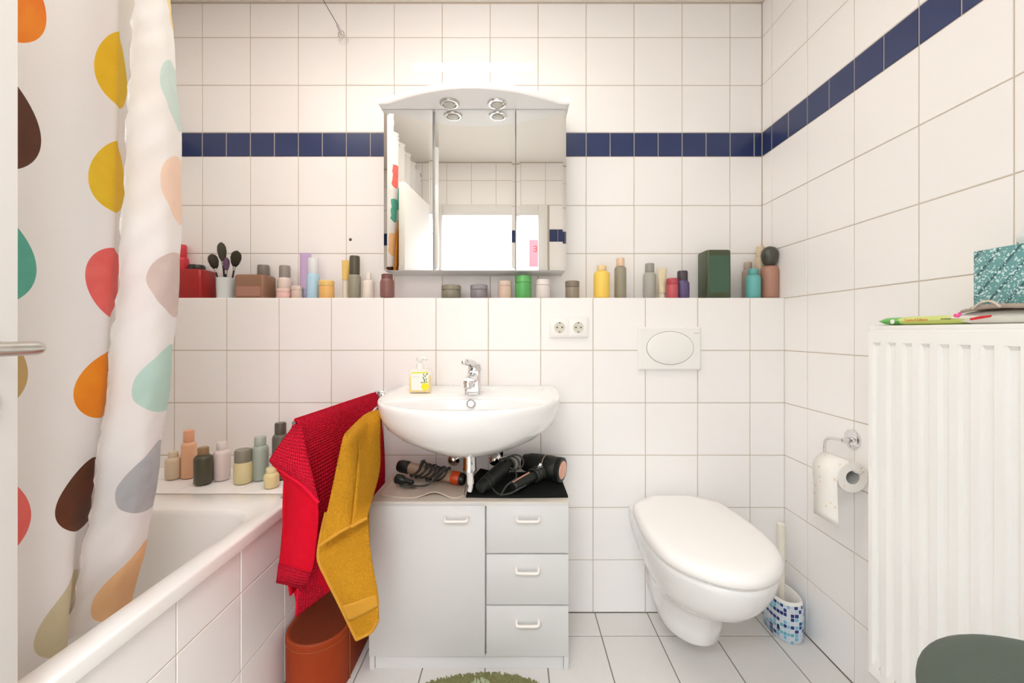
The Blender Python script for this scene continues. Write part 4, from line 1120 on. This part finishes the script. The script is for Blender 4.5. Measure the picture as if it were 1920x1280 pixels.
for r in rings2:
    for k in range(len(r)): uvs.append((k / (len(r) - 1) * 30.0, r[0][2] / .0132))
hol = build('holder', hm_, mm2, tb, 'cloth', uv=uvs)
build('rim', MB().loft([ov(hx_, hy_, .0475, .0685, .1305), ov(hx_, hy_, .0465, .0675, .139), ov(hx_, hy_, .043, .064, .1415), ov(hx_, hy_, .0395, .0605, .139), ov(hx_, hy_, .041, .062, .10), ov(hx_, hy_, .042, .063, .01)], True, False, True), M['plastic'], tb, 60)
build('brand_tag', MB().box((hx_ - .0415, hy_ - .046, .046), (.016, .002, .016), (0, 0, math.radians(-52)), .0005), colmat((22, 34, 104)), tb)
build('brush_head', MB().lathe([(.012, .02), (.030, .03), (.032, .07), (.026, .088), (.010, .095)], (hx_ - .004, hy_, 0), n=20), M['plastic'], tb)
b0, b1 = Vector((hx_ - .004, hy_, .09)), at(1464, 980, 1.49)
build('handle', MB().tube([b0, b0.lerp(b1, .3), b0.lerp(b1, .9), b1.lerp(b0, .01), b1], [.0085, .0105, .0135, .013, .010], 14), M['cream_plastic'], tb)

# ------------------------------------------------------------------ toilet paper
th = thing('paper_holder', 'chrome toilet paper holder on the right wall', 'toilet paper holder', (XR, 1.252, .745))
build('rosette', MB().lathe([(.029, 0), (.029, .005), (.026, .007), (.008, .007)], (XR, 1.252, .745), (-1, 0, 0), 30), M['chrome'], th)
build('post', MB().tube([(XR - .006, 1.252, .742), (.999, 1.255, .740)], .0075, 14), M['chrome'], th)
build('arm', MB().tube(spline([(1.000, 1.256, .740), (.998, 1.285, .738), (.996, 1.312, .730), (.994, 1.318, .712), (.992, 1.316, .685), (.990, 1.306, .667), (.988, 1.285, .6645), (.986, 1.20, .6640), (.986, 1.176, .666), (.986, 1.172, .671)], 5), .0042, 12), M['chrome'], th)
tp = thing('toilet_roll', 'white toilet paper roll with small flower print hanging on the chrome holder', 'toilet paper', (.984, 1.25, .646))
M['print_paper'] = mat('printed_tissue', (.86, .84, .80), .95)
nt = M['print_paper'].node_tree; b = nt.nodes['Principled BSDF']
tcx = nd(nt, 'ShaderNodeTexCoord'); vo = nd(nt, 'ShaderNodeTexVoronoi'); vo.inputs['Scale'].default_value = 42; nt.links.new(tcx.outputs['Object'], vo.inputs['Vector'])
lt = nd(nt, 'ShaderNodeMath', operation='LESS_THAN'); lt.inputs[1].default_value = .16; nt.links.new(vo.outputs['Distance'], lt.inputs[0])
mxp = nd(nt, 'ShaderNodeMixRGB'); nt.links.new(lt.outputs[0], mxp.inputs[0]); mxp.inputs[1].default_value = (.86, .84, .80, 1); mxp.inputs[2].default_value = (.78, .62, .40, 1)
nt.links.new(mxp.outputs[0], b.inputs['Base Color'])
rc = Vector((.984, 1.196, .6475))
build('roll', MB().lathe([(.0205, 0), (.0435, 0), (.0445, .001), (.0445, .102), (.0435, .103), (.0205, .103), (.0205, 0)], rc, (0, 1, 0), 44, False, False), M['print_paper'], tp, 40)
build('core', MB().lathe([(.0203, .001), (.0203, .102), (.0190, .102), (.0190, .001), (.0203, .001)], rc, (0, 1, 0), 32, False, False), M['card'], tp)
shp = []
for a in range(0, 91, 10):
    t = math.radians(90 + a); shp.append([(rc.x + .0452 * math.cos(t), rc.y + y, rc.z + .0452 * math.sin(t)) for y in (.002, .052, .101)])
for k in range(1, 8):
    shp.append([(rc.x - .0452 + .0007 * k + .004 * math.sin(k * .5) * y * 5, rc.y + y, rc.z - .021 * k) for y in (.002, .052, .101)])
solidify(build('loose_sheet', MB().grid(shp), M['print_paper'], tp, 'cloth'), .0008)

# ------------------------------------------------------------------ radiator
ra = thing('radiator', 'white ribbed panel radiator on the right wall', 'radiator', (.94, .60, .22))
RX0, RY1, RY0, RZ0, RZ1 = .880, 1.026, .085, .222, 1.078
ys = []; pit = .0391; y = RY1
gy0 = 1.0005
def gro(y):
    k = (gy0 - y) / pit; f = abs(k - round(k)) * pit
    if y > gy0 + .012 or y < RY0 + .03: return 0
    return max(0.0, min(1.0, (.0115 - f) / .0045))
yy = [RY1, RY1 - .004, RY1 - .010]
y = gy0 + .0122
while y > RY0 + .02:
    c = y
    for d in (.0, .0045, .0122, .0199, .0244): yy.append(c - d)
    y -= pit
yy += [RY0 + .008, RY0]
yy = sorted(set(round(v, 5) for v in yy), reverse=True)
zz = [(RZ0, 0), (RZ0 + .006, 0), (.256, 0), (.268, .8), (.280, 1), (.6, 1), (1.026, 1), (1.038, .8), (1.046, 0), (RZ1 - .006, 0), (RZ1, 0)]
rows = []
for i, (z, k) in enumerate(zz):
    row = []
    for y in yy:
        e = .004 if i in (0, len(zz) - 1) or y in (yy[0], yy[-1]) else 0
        row.append((RX0 + e + .0085 * gro(y) * k, y, z))
    rows.append(row)
pan = build('front_panel', MB().grid(rows), M['rad'], ra, 30); solidify(pan, .0015)
build('back_panel', MB().box((.968, (RY0 + RY1) / 2, (RZ0 + RZ1) / 2), (.012, RY1 - RY0, RZ1 - RZ0), bev=.003), M['rad'], ra)
gr_ = MB().box((.925, (RY0 + RY1) / 2 - .004, RZ1 + .002), (.088, RY1 - RY0 - .012, .012), bev=.002)
build('top_grille', gr_, M['rad'], ra)
build('end_cover', MB().box((.925, RY1 - .002, (RZ0 + RZ1) / 2), (.080, .003, RZ1 - RZ0 - .012)).box((.925, RY1 - .012, RZ1 + .002), (.092, .018, .016), bev=.003), M['rad'], ra)
for y in (.30, .84): build('bracket', MB().box((1.002, y, .65), (.055, .03, .70)), M['rad'], ra)
build('valve_pipe', MB().tube([(.930, RY0 + .04, RZ0 + .004), (.930, RY0 + .04, 0)], .009, 12), M['chrome'], ra)
RT = RZ1 + .008
# wet wipes pack
wp_ = thing('wipes_pack', 'lime green pack of wet wipes on the far end of the radiator', 'wipes', (.915, .90, RT))
def pil(x0, x1, y0, y1, z0, h, n=16, m_=8):
    top, bot = [], []
    for i in range(n + 1):
        f = i / n; e = min(1, min(f, 1 - f) * 5.5) ** .6
        y = y1 + (y0 - y1) * f
        top.append([(x0 + (x1 - x0) * k / m_, y, z0 + h * .5 + h * .5 * e * max(0, math.sin(math.pi * k / m_)) ** .35) for k in range(m_ + 1)])
        bot.append([(x0 + (x1 - x0) * k / m_, y, z0 + h * .5 - h * .5 * e * max(0, math.sin(math.pi * k / m_)) ** .35) for k in range(m_ + 1)])
    return MB().grid(top).grid([r[::-1] for r in bot])
wbod = build('wrapper', pil(.888, .955, .80, .985, RT, .0205), colmat((206, 218, 122)), wp_, 60)
build('end_seal', pil(.8875, .9555, .945, 1.006, RT + .001, .0185), colmat((98, 184, 84)), wp_, 60)
build('emblem', MB().lathe([(.0055, 0), (.005, .0012), (0, .0014)], (.8888, .967, RT + .009), (-1, 0, 0), 14, True, False), M['label_white'], wp_)
text_mesh('lettering', 'Limited Edition', .0085, colmat((214, 128, 60)), wp_, (.8878, .910, RT + .0115), (math.pi / 2, 0, -math.pi / 2), .0004)
text_mesh('lettering', 'sensitive', .0055, colmat((110, 130, 60)), wp_, (.8878, .848, RT + .012), (math.pi / 2, 0, -math.pi / 2), .0004)
pk = thing('paper_packet', 'white packet with pink flowers and a red bar beside the wipes', 'packet', (.92, .76, RT))
build('wrapper', pil(.886, .95, .66, .845, RT, .026), M['label_white'], pk, 60)
build('red_bar', MB().tube([(.8862, .799, RT + .0095), (.8858, .782, RT + .0125), (.8862, .765, RT + .0145)], [.0022, .0028, .0020], 8), colmat((214, 30, 40)), pk)
for (y, z) in ((.828, .018), (.820, .021), (.823, .0165)): build('flower', MB().lathe([(.0038, 0), (.003, .001), (0, .0012)], (.8872, y, RT + z), (-1, 0, 0), 10, True, False), colmat((232, 84, 148)), pk)
gc = sheet([[(.884, .815, RT + .024), (.905, .820, RT + .029), (.96, .83, RT + .029)], [(.880, .76, RT + .0305), (.905, .76, RT + .031), (.965, .76, RT + .030)], [(.880, .66, RT + .0295), (.905, .66, RT + .031), (.965, .66, RT + .030)], [(.880, .55, RT + .028), (.905, .55, RT + .030), (.965, .55, RT + .029)]], 8, 8, .002, 2)
gcl = solidify(build('grey_cloth', MB().grid(gc), M['grey_cloth'], None, 'cloth'), .005)
tag(gcl, 'folded taupe cloth on the radiator under the teal tissue box', 'cloth')
build('folded_edge', MB().tube(spline([(.879, .79, RT + .029), (.876, .755, RT + .033), (.877, .70, RT + .030), (.878, .60, RT + .029), (.878, .55, RT + .029)], 8), .0042, 8), M['grey_cloth'], gcl)
build('cloth_loop', MB().tube(spline([(.874, .785, RT + .029), (.872, .770, RT + .0395), (.871, .752, RT + .041), (.872, .738, RT + .030)], 6), .0020, 8), M['beige_cloth'], gcl)
tbx = thing('tissue_box', 'teal tissue box printed with a wet leaf on the radiator', 'tissue box', (.935, .74, RT + .032))
M['leaf_box'] = mat('wet_leaf_print', srgb(92, 142, 142), .4)
nt = M['leaf_box'].node_tree; b = nt.nodes['Principled BSDF']
tcx = nd(nt, 'ShaderNodeTexCoord'); mp = nd(nt, 'ShaderNodeMapping'); mp.inputs['Rotation'].default_value = (math.radians(52), 0, 0); nt.links.new(tcx.outputs['Object'], mp.inputs[0])
wv = nd(nt, 'ShaderNodeTexWave'); wv.bands_direction = 'Z'; wv.inputs['Scale'].default_value = 13; wv.inputs['Distortion'].default_value = 1.0; wv.inputs['Detail'].default_value = 1; nt.links.new(mp.outputs[0], wv.inputs[0])
crm = nd(nt, 'ShaderNodeValToRGB'); e = crm.color_ramp.elements; e[0].position = 0; e[0].color = (*srgb(44, 86, 90), 1); e[1].position = .16; e[1].color = (*srgb(98, 150, 150), 1); nt.links.new(wv.outputs['Fac'], crm.inputs[0])
prev = crm.outputs[0]
for sc_, th_ in ((240, .30), (130, .28), (60, .17)):
    vo = nd(nt, 'ShaderNodeTexVoronoi'); vo.inputs['Scale'].default_value = sc_; nt.links.new(tcx.outputs['Object'], vo.inputs[0])
    lt = nd(nt, 'ShaderNodeMath', operation='LESS_THAN'); lt.inputs[1].default_value = th_; nt.links.new(vo.outputs['Distance'], lt.inputs[0])
    mxp = nd(nt, 'ShaderNodeMixRGB'); nt.links.new(lt.outputs[0], mxp.inputs[0]); nt.links.new(prev, mxp.inputs[1]); mxp.inputs[2].default_value = (*srgb(190, 216, 214), 1); prev = mxp.outputs[0]
nt.links.new(prev, b.inputs['Base Color'])
bz0 = RT + .0335
build('carton', MB().box((.947, .747, bz0 + .054), (.105, .11, .108), bev=.0015), M['leaf_box'], tbx, 30)
build('tissue', MB().grid([[Vector((.935 + .022 * k / 4 - .01, .745 + .016 * math.sin(k * 1.4 + i), bz0 + .106 + .012 * i)) for k in range(5)] for i in range(4)]), M['paper'], tbx, 'cloth')

# ------------------------------------------------------------------ stool
sl = thing('stool', 'stool with round grey-green padded seat in front of the radiator', 'stool', (.664, .450, 0))
sprof = [(0, .560), (.120, .560), (.148, .566), (.158, .580), (.1615, .600), (.159, .618), (.148, .632), (.125, .640), (.085, .6435), (.04, .645), (0, .645)]
sp2 = spline([(a, b, 0) for a, b in sprof[1:-1]], 4)
build('seat', MB().lathe([(p.x, p.y) for p in sp2], (.664, .450, 0), n=56), M['stool'], sl, 80)
build('seat_plate', MB().lathe([(.115, .545), (.118, .560)], (.664, .450, 0), n=32), M['dark_metal'], sl)
for k in range(4):
    a = math.radians(45 + 90 * k)
    build('leg', MB().tube([(.664 + .085 * math.cos(a), .450 + .085 * math.sin(a), .548), (.664 + .142 * math.cos(a), .450 + .142 * math.sin(a), .004), (.664 + .142 * math.cos(a), .450 + .142 * math.sin(a), .0)], .011, 12), M['dark_metal'], sl)
build('foot_ring', MB().tube([(.664 + .118 * math.cos(a), .450 + .118 * math.sin(a), .22) for a in [k * math.pi / 16 for k in range(33)]], .007, 8), M['dark_metal'], sl)
# ------------------------------------------------------------------ toiletries
def bottle(name, label, cat, x0, x1, ytop, d, body, cap=None, capf=.25, shape='round', z0=ZL, band=None, group=None, neck=None, capw=None):
    """one toiletry: width and height from the two sides and the top, standing at distance d on a shelf of height z0"""
    cx = ((x0 + x1) / 2 - 965) * d / F; r = (x1 - x0) * d / F / 2
    H = EYE - (ytop - 622) * d / F - z0
    t = thing(name, label, cat, (cx, d, z0), group)
    hb = H * (1 - capf) if cap else H
    c = (cx, d, z0)
    nk = neck if neck is not None else .45
    cw = (capw if capw is not None else nk) * r
    bmat = colmat(body)
    if shape == 'round':
        e = min(r * .25, hb * .12)
        pr = [(r - e, 0), (r, e), (r, hb - e * 2.2), (r * .93, hb - e), (max(r * nk, cw * .8), hb)]
        build('body', MB().lathe(pr, c, n=24), bmat, t, 50)
    elif shape == 'jar':
        e = min(r, hb) * .15
        build('body', MB().lathe([(r - e, 0), (r, e), (r, hb - e), (r * .94, hb)], c, n=24), bmat, t, 50); cw = r * 1.02
    elif shape == 'box':
        dy_ = min(r, .045)
        rg_ = lambda h, s: rrect(cx - r * s, cx + r * s, d - dy_ * s, d + dy_ * s, min(r, dy_) * .28, z0 + h, 4)
        build('body', MB().loft([rg_(0, .97), rg_(.003, 1), rg_(hb - .006, 1), rg_(hb, .93)]), bmat, t, 50); cw = cw if capw else r * .6
    elif shape == 'tube':           # standing on its cap, flat crimp at the top
        cr_ = r * .8; rings = []
        hc = H * capf if cap else 0
        for k in range(7):
            f = k / 6; a = r * (.85 + .15 * f); bb = max(.0022, min(r, .022) * (1 - f ** 1.4))
            rings.append([(cx + a * math.cos(t_), d + bb * math.sin(t_), z0 + hc + (H - hc) * f) for t_ in [2 * math.pi * q / 20 for q in range(20)]])
        build('body', MB().loft(rings), bmat, t, 60)
        if cap: build('cap', MB().lathe([(cr_ * .95, 0), (cr_, .002), (cr_ * .95, hc)], c, n=20), colmat(cap), t, 40)
        return t
    elif shape == 'ball':
        build('body', MB().lathe([(r * math.sin(a), hb / 2 - hb / 2 * math.cos(a)) for a in [math.pi * (.12 + .80 * k / 10) for k in range(11)]], c, n=24), bmat, t, 60)
    if cap:
        hc = H * capf
        if capf > .3 and shape == 'round' and neck == 'pump':
            pass
        build('cap', MB().lathe([(cw * .98, hb + .0003), (cw, hb + .001), (cw, hb + hc * .88), (cw * .9, hb + hc)], c, n=22), colmat(cap), t, 40)
    if band:
        col, f0, f1 = band
        if shape == 'box':
            build('label_band', MB().box((cx, d - min(r, .045) - .0003, z0 + hb * (f0 + f1) / 2), (r * 1.6, .001, hb * (f1 - f0))), colmat(col), t, 30)
        else:
            build('label_band', MB().lathe([(r * 1.004, hb * f0), (r * 1.008, hb * f0 + .0004), (r * 1.008, hb * f1 - .0004), (r * 1.004, hb * f1)], c, n=24, cap0=False, cap1=False), colmat(col), t, 40)
    return t

g1 = 'toiletries on the long shelf'
D = 1.625
# left of the mirror cabinet
bottle('toiletry_bag', 'dark red toiletry bag at the left end of the shelf', 'bag', 330, 392, 507, 1.63, (160, 20, 18), None, shape='box', group=g1, band=None)
bottle('shampoo_bottle', 'tall bright red bottle standing behind the dark red bag', 'bottle', 330, 352, 459, 1.69, (206, 46, 60), (214, 60, 74), .22, group=g1, neck=.7)
bottle('black_jar', 'black lidded jar behind the dark red bag', 'jar', 356, 382, 497, 1.692, (52, 44, 36), (40, 34, 30), .3, 'jar', group=g1)
cup = thing('brush_cup', 'white cup holding dark makeup brushes on the shelf', 'cup', (at(423, 0, D).x, D, ZL), g1)
cc = (at(423, 0, D).x, D, ZL)
build('cup', MB().lathe([(.026, 0), (.029, .003), (.032, .082), (.030, .083), (.027, .006), (0, .005)], cc, n=28, cap1=False), colmat((212, 218, 218)), cup)
for i, (px, py, rgb, w2, who) in enumerate(((398, 480, (60, 56, 46), .018, 'leftmost black makeup brush in the white cup'), (415, 459, (70, 66, 56), .016, 'tallest grey-black makeup brush in the white cup'), (425, 486, (104, 74, 100), .011, 'purple-headed makeup brush in the middle of the white cup'), (444, 474, (48, 44, 30), .019, 'wide black makeup brush at the right of the white cup'))):
    tip = at(px, py, D - .004 + .004 * i); b0 = Vector((cc[0] + (-.012, -.004, .003, .012)[i], D + (-.004, .008, -.008, .004)[i], ZL + .008))
    dv = (tip - b0); ln = dv.length; dv.normalize()
    br = thing('makeup_brush', who, 'makeup brush', b0, 'makeup brushes in the cup')
    build('handle', MB().tube([b0, b0 + dv * ln * .62], .0032, 8), colmat((40, 38, 36)), br)
    build('ferrule', MB().tube([b0 + dv * ln * .60, b0 + dv * ln * .70], [.004, .0055], 10), M['steel'], br)
    build('bristles', MB().tube([b0 + dv * ln * f for f in (.69, .76, .88, .97, 1.02, 1.05)], [w2 * k for k in (.35, .75, 1, .9, .6, .15)], 14), colmat(rgb, .9), br, 60)
bottle('wooden_box', 'low brown wooden box on the shelf', 'box', 452, 507, 517, 1.63, (140, 104, 80), None, shape='box', group=g1, band=((166, 120, 104), .1, .5))
bottle('grey_tin', 'small grey tin standing behind the brown wooden box', 'tin', 484, 504, 497, 1.69, (150, 142, 134), (130, 124, 116), .3, 'jar', group=g1)
bottle('lotion_bottle', 'pale lotion bottle with grey cap right of the brown box', 'bottle', 522, 546, 498, 1.66, (222, 208, 198), (150, 144, 136), .36, group=g1, neck=.8)
bottle('cream_jar', 'pink cream jar right of the brown box', 'jar', 520, 544, 541, 1.61, (226, 186, 180), (230, 200, 192), .35, 'jar', group=g1)
bottle('beige_jar', 'beige jar between the pink jar and the lilac tube', 'jar', 547, 566, 536, 1.62, (206, 184, 170), (214, 196, 184), .35, 'jar', group=g1)
bottle('lilac_tube', 'lilac tube standing on its cap on the shelf', 'tube', 562, 584, 474, 1.66, (190, 166, 204), (176, 176, 206), .22, 'tube', group=g1)
bottle('blue_bottle', 'light blue bottle right of the lilac tube', 'bottle', 576, 599, 484, 1.63, (172, 208, 228), (222, 224, 230), .38, group=g1, neck=.8)
bottle('orange_jar', 'orange-yellow round jar right of the light blue bottle', 'jar', 599, 626, 526, 1.62, (226, 178, 104), (232, 196, 120), .3, 'jar', group=g1)
bottle('spray_bottle', 'slim dark grey spray bottle left of the mirror cabinet', 'spray bottle', 654, 676, 480, 1.64, (146, 142, 124), (84, 80, 66), .42, group=g1, capw=.85)
bottle('yellow_tube', 'thin yellow tube beside the slim grey spray bottle', 'tube', 641, 656, 488, 1.66, (226, 192, 110), (222, 214, 196), .5, 'tube', group=g1)
bottle('white_bottle', 'short white bottle beside the maroon bottle', 'bottle', 680, 702, 512, 1.64, (226, 216, 206), (230, 222, 214), .25, group=g1)
bottle('maroon_bottle', 'maroon bottle under the left corner of the mirror cabinet', 'bottle', 713, 739, 514, 1.60, (134, 92, 86), (124, 80, 76), .2, group=g1, neck=.8)
# under the mirror cabinet
bottle('olive_tin', 'low olive grey tin under the middle of the mirror cabinet', 'tin', 828, 864, 535, 1.61, (126, 122, 106), (138, 132, 116), .35, 'jar', group=g1)
bottle('slate_tin', 'low slate grey tin under the mirror cabinet', 'tin', 882, 914, 534, 1.61, (132, 126, 132), (144, 138, 142), .35, 'jar', group=g1)
bottle('blush_jar', 'beige pink jar left of the green tub under the mirror', 'jar', 934, 960, 527, 1.61, (206, 180, 164), (212, 190, 176), .3, 'jar', group=g1)
bottle('green_tub', 'round bright green tub under the mirror cabinet', 'tub', 966, 996, 517, 1.61, (86, 168, 92), (100, 176, 100), .3, 'jar', group=g1)
bottle('white_jar', 'white jar right of the green tub', 'jar', 1004, 1032, 524, 1.61, (214, 206, 202), (222, 214, 210), .3, 'jar', group=g1)
bottle('taupe_jar', 'taupe jar under the right corner of the mirror cabinet', 'jar', 1060, 1086, 527, 1.61, (142, 130, 114), (128, 116, 102), .35, 'jar', group=g1)
# right of the mirror cabinet
bottle('yellow_bottle', 'bright yellow bottle on the shelf right of the mirror', 'bottle', 1113, 1143, 498, 1.62, (240, 204, 92), (226, 200, 150), .16, group=g1, neck=.6)
bottle('sage_bottle', 'slim sage grey bottle with peach cap right of the yellow bottle', 'bottle', 1152, 1174, 484, 1.64, (148, 142, 124), (226, 194, 164), .2, group=g1, neck=.7)
bottle('silver_bottle', 'silver grey bottle in the middle of the right shelf', 'bottle', 1206, 1230, 494, 1.64, (166, 164, 156), (150, 148, 142), .25, group=g1, neck=.7)
bottle('cream_tube', 'cream tube beside the silver grey bottle', 'tube', 1232, 1250, 502, 1.65, (222, 210, 178), (228, 220, 200), .2, 'tube', group=g1)
bottle('crimson_jar', 'crimson jar left of the plum bottle', 'jar', 1250, 1271, 522, 1.61, (190, 84, 92), (176, 70, 80), .3, 'jar', group=g1)
bottle('plum_bottle', 'dark plum bottle with black cap right of the crimson jar', 'bottle', 1267, 1292, 508, 1.63, (92, 80, 122), (70, 62, 70), .35, group=g1, neck=.75)
bottle('green_carton', 'tall dark green box at the right of the shelf', 'carton', 1316, 1361, 472, 1.64, (66, 76, 52), None, shape='box', group=g1, band=((60, 92, 72), .12, .88))
bottle('brown_bottle', 'taupe bottle behind the teal bottle', 'bottle', 1392, 1412, 492, 1.68, (168, 148, 134), (176, 158, 144), .2, group=g1, neck=.7)
bottle('teal_bottle', 'teal bottle near the right end of the shelf', 'bottle', 1399, 1425, 504, 1.62, (102, 176, 174), (96, 160, 160), .2, group=g1, neck=.7)
bottle('cream_bottle', 'tall cream bottle behind the teal bottle', 'bottle', 1416, 1436, 462, 1.69, (206, 188, 160), (214, 196, 166), .2, group=g1, neck=.7)
rb = bottle('rust_bottle', 'rust bottle with round black cap at the right end of the shelf', 'bottle', 1428, 1458, 498, 1.62, (172, 128, 110), None, group=g1, neck=.5)
qx = (1443 - 965) * 1.62 / F; qz = EYE - (497 - 622) * 1.62 / F
build('cap', MB().lathe([(.012, -.004), (.022, .006), (.029, .022), (.031, .038), (.029, .054), (.020, .068), (.008, .073)], (qx, 1.62, qz), n=22), colmat((74, 72, 64)), rb, 60)

# on the tiled shelf behind the bathtub
g2 = 'bottles on the tiled shelf behind the bathtub'
ZS = .5545
bottle('beige_bottle', 'beige bottle next to the shower curtain on the bath shelf', 'bottle', 312, 338, 846, 1.45, (216, 198, 170), (220, 204, 180), .2, group=g2, z0=ZS, neck=.6)
bottle('peach_bottle', 'peach bottle on the shelf behind the bathtub', 'bottle', 342, 366, 806, 1.46, (232, 180, 142), (238, 176, 140), .25, group=g2, z0=ZS, neck=.7)
bottle('dark_bottle', 'dark olive bottle in front of the peach bottle by the bathtub', 'bottle', 366, 396, 838, 1.40, (74, 72, 54), (150, 120, 84), .2, group=g2, z0=ZS, neck=.6)
bottle('pale_pink_bottle', 'pale pink bottle in the middle of the bath shelf', 'bottle', 402, 430, 828, 1.44, (220, 206, 202), (224, 214, 210), .2, group=g2, z0=ZS, neck=.6)
bottle('olive_yellow_bottle', 'pale yellow bottle with dark grey cap on the bath shelf', 'bottle', 440, 472, 842, 1.41, (212, 202, 152), (132, 128, 112), .36, group=g2, z0=ZS, neck=.9)
bottle('teal_grey_bottle', 'grey-teal bottle beside the red towel on the bath shelf', 'bottle', 474, 502, 818, 1.44, (160, 172, 160), (168, 180, 168), .2, group=g2, z0=ZS, neck=.7)
bottle('charcoal_bottle', 'tall charcoal bottle half hidden by the red towel on the bath shelf', 'bottle', 512, 540, 792, 1.45, (96, 90, 80), (86, 80, 72), .2, group=g2, z0=ZS, neck=.7)
bottle('yellow_soap_bottle', 'low pale yellow bottle beside the red towel on the bath shelf', 'bottle', 496, 522, 876, 1.37, (218, 204, 150), (222, 210, 160), .25, group=g2, z0=ZS, neck=.7)
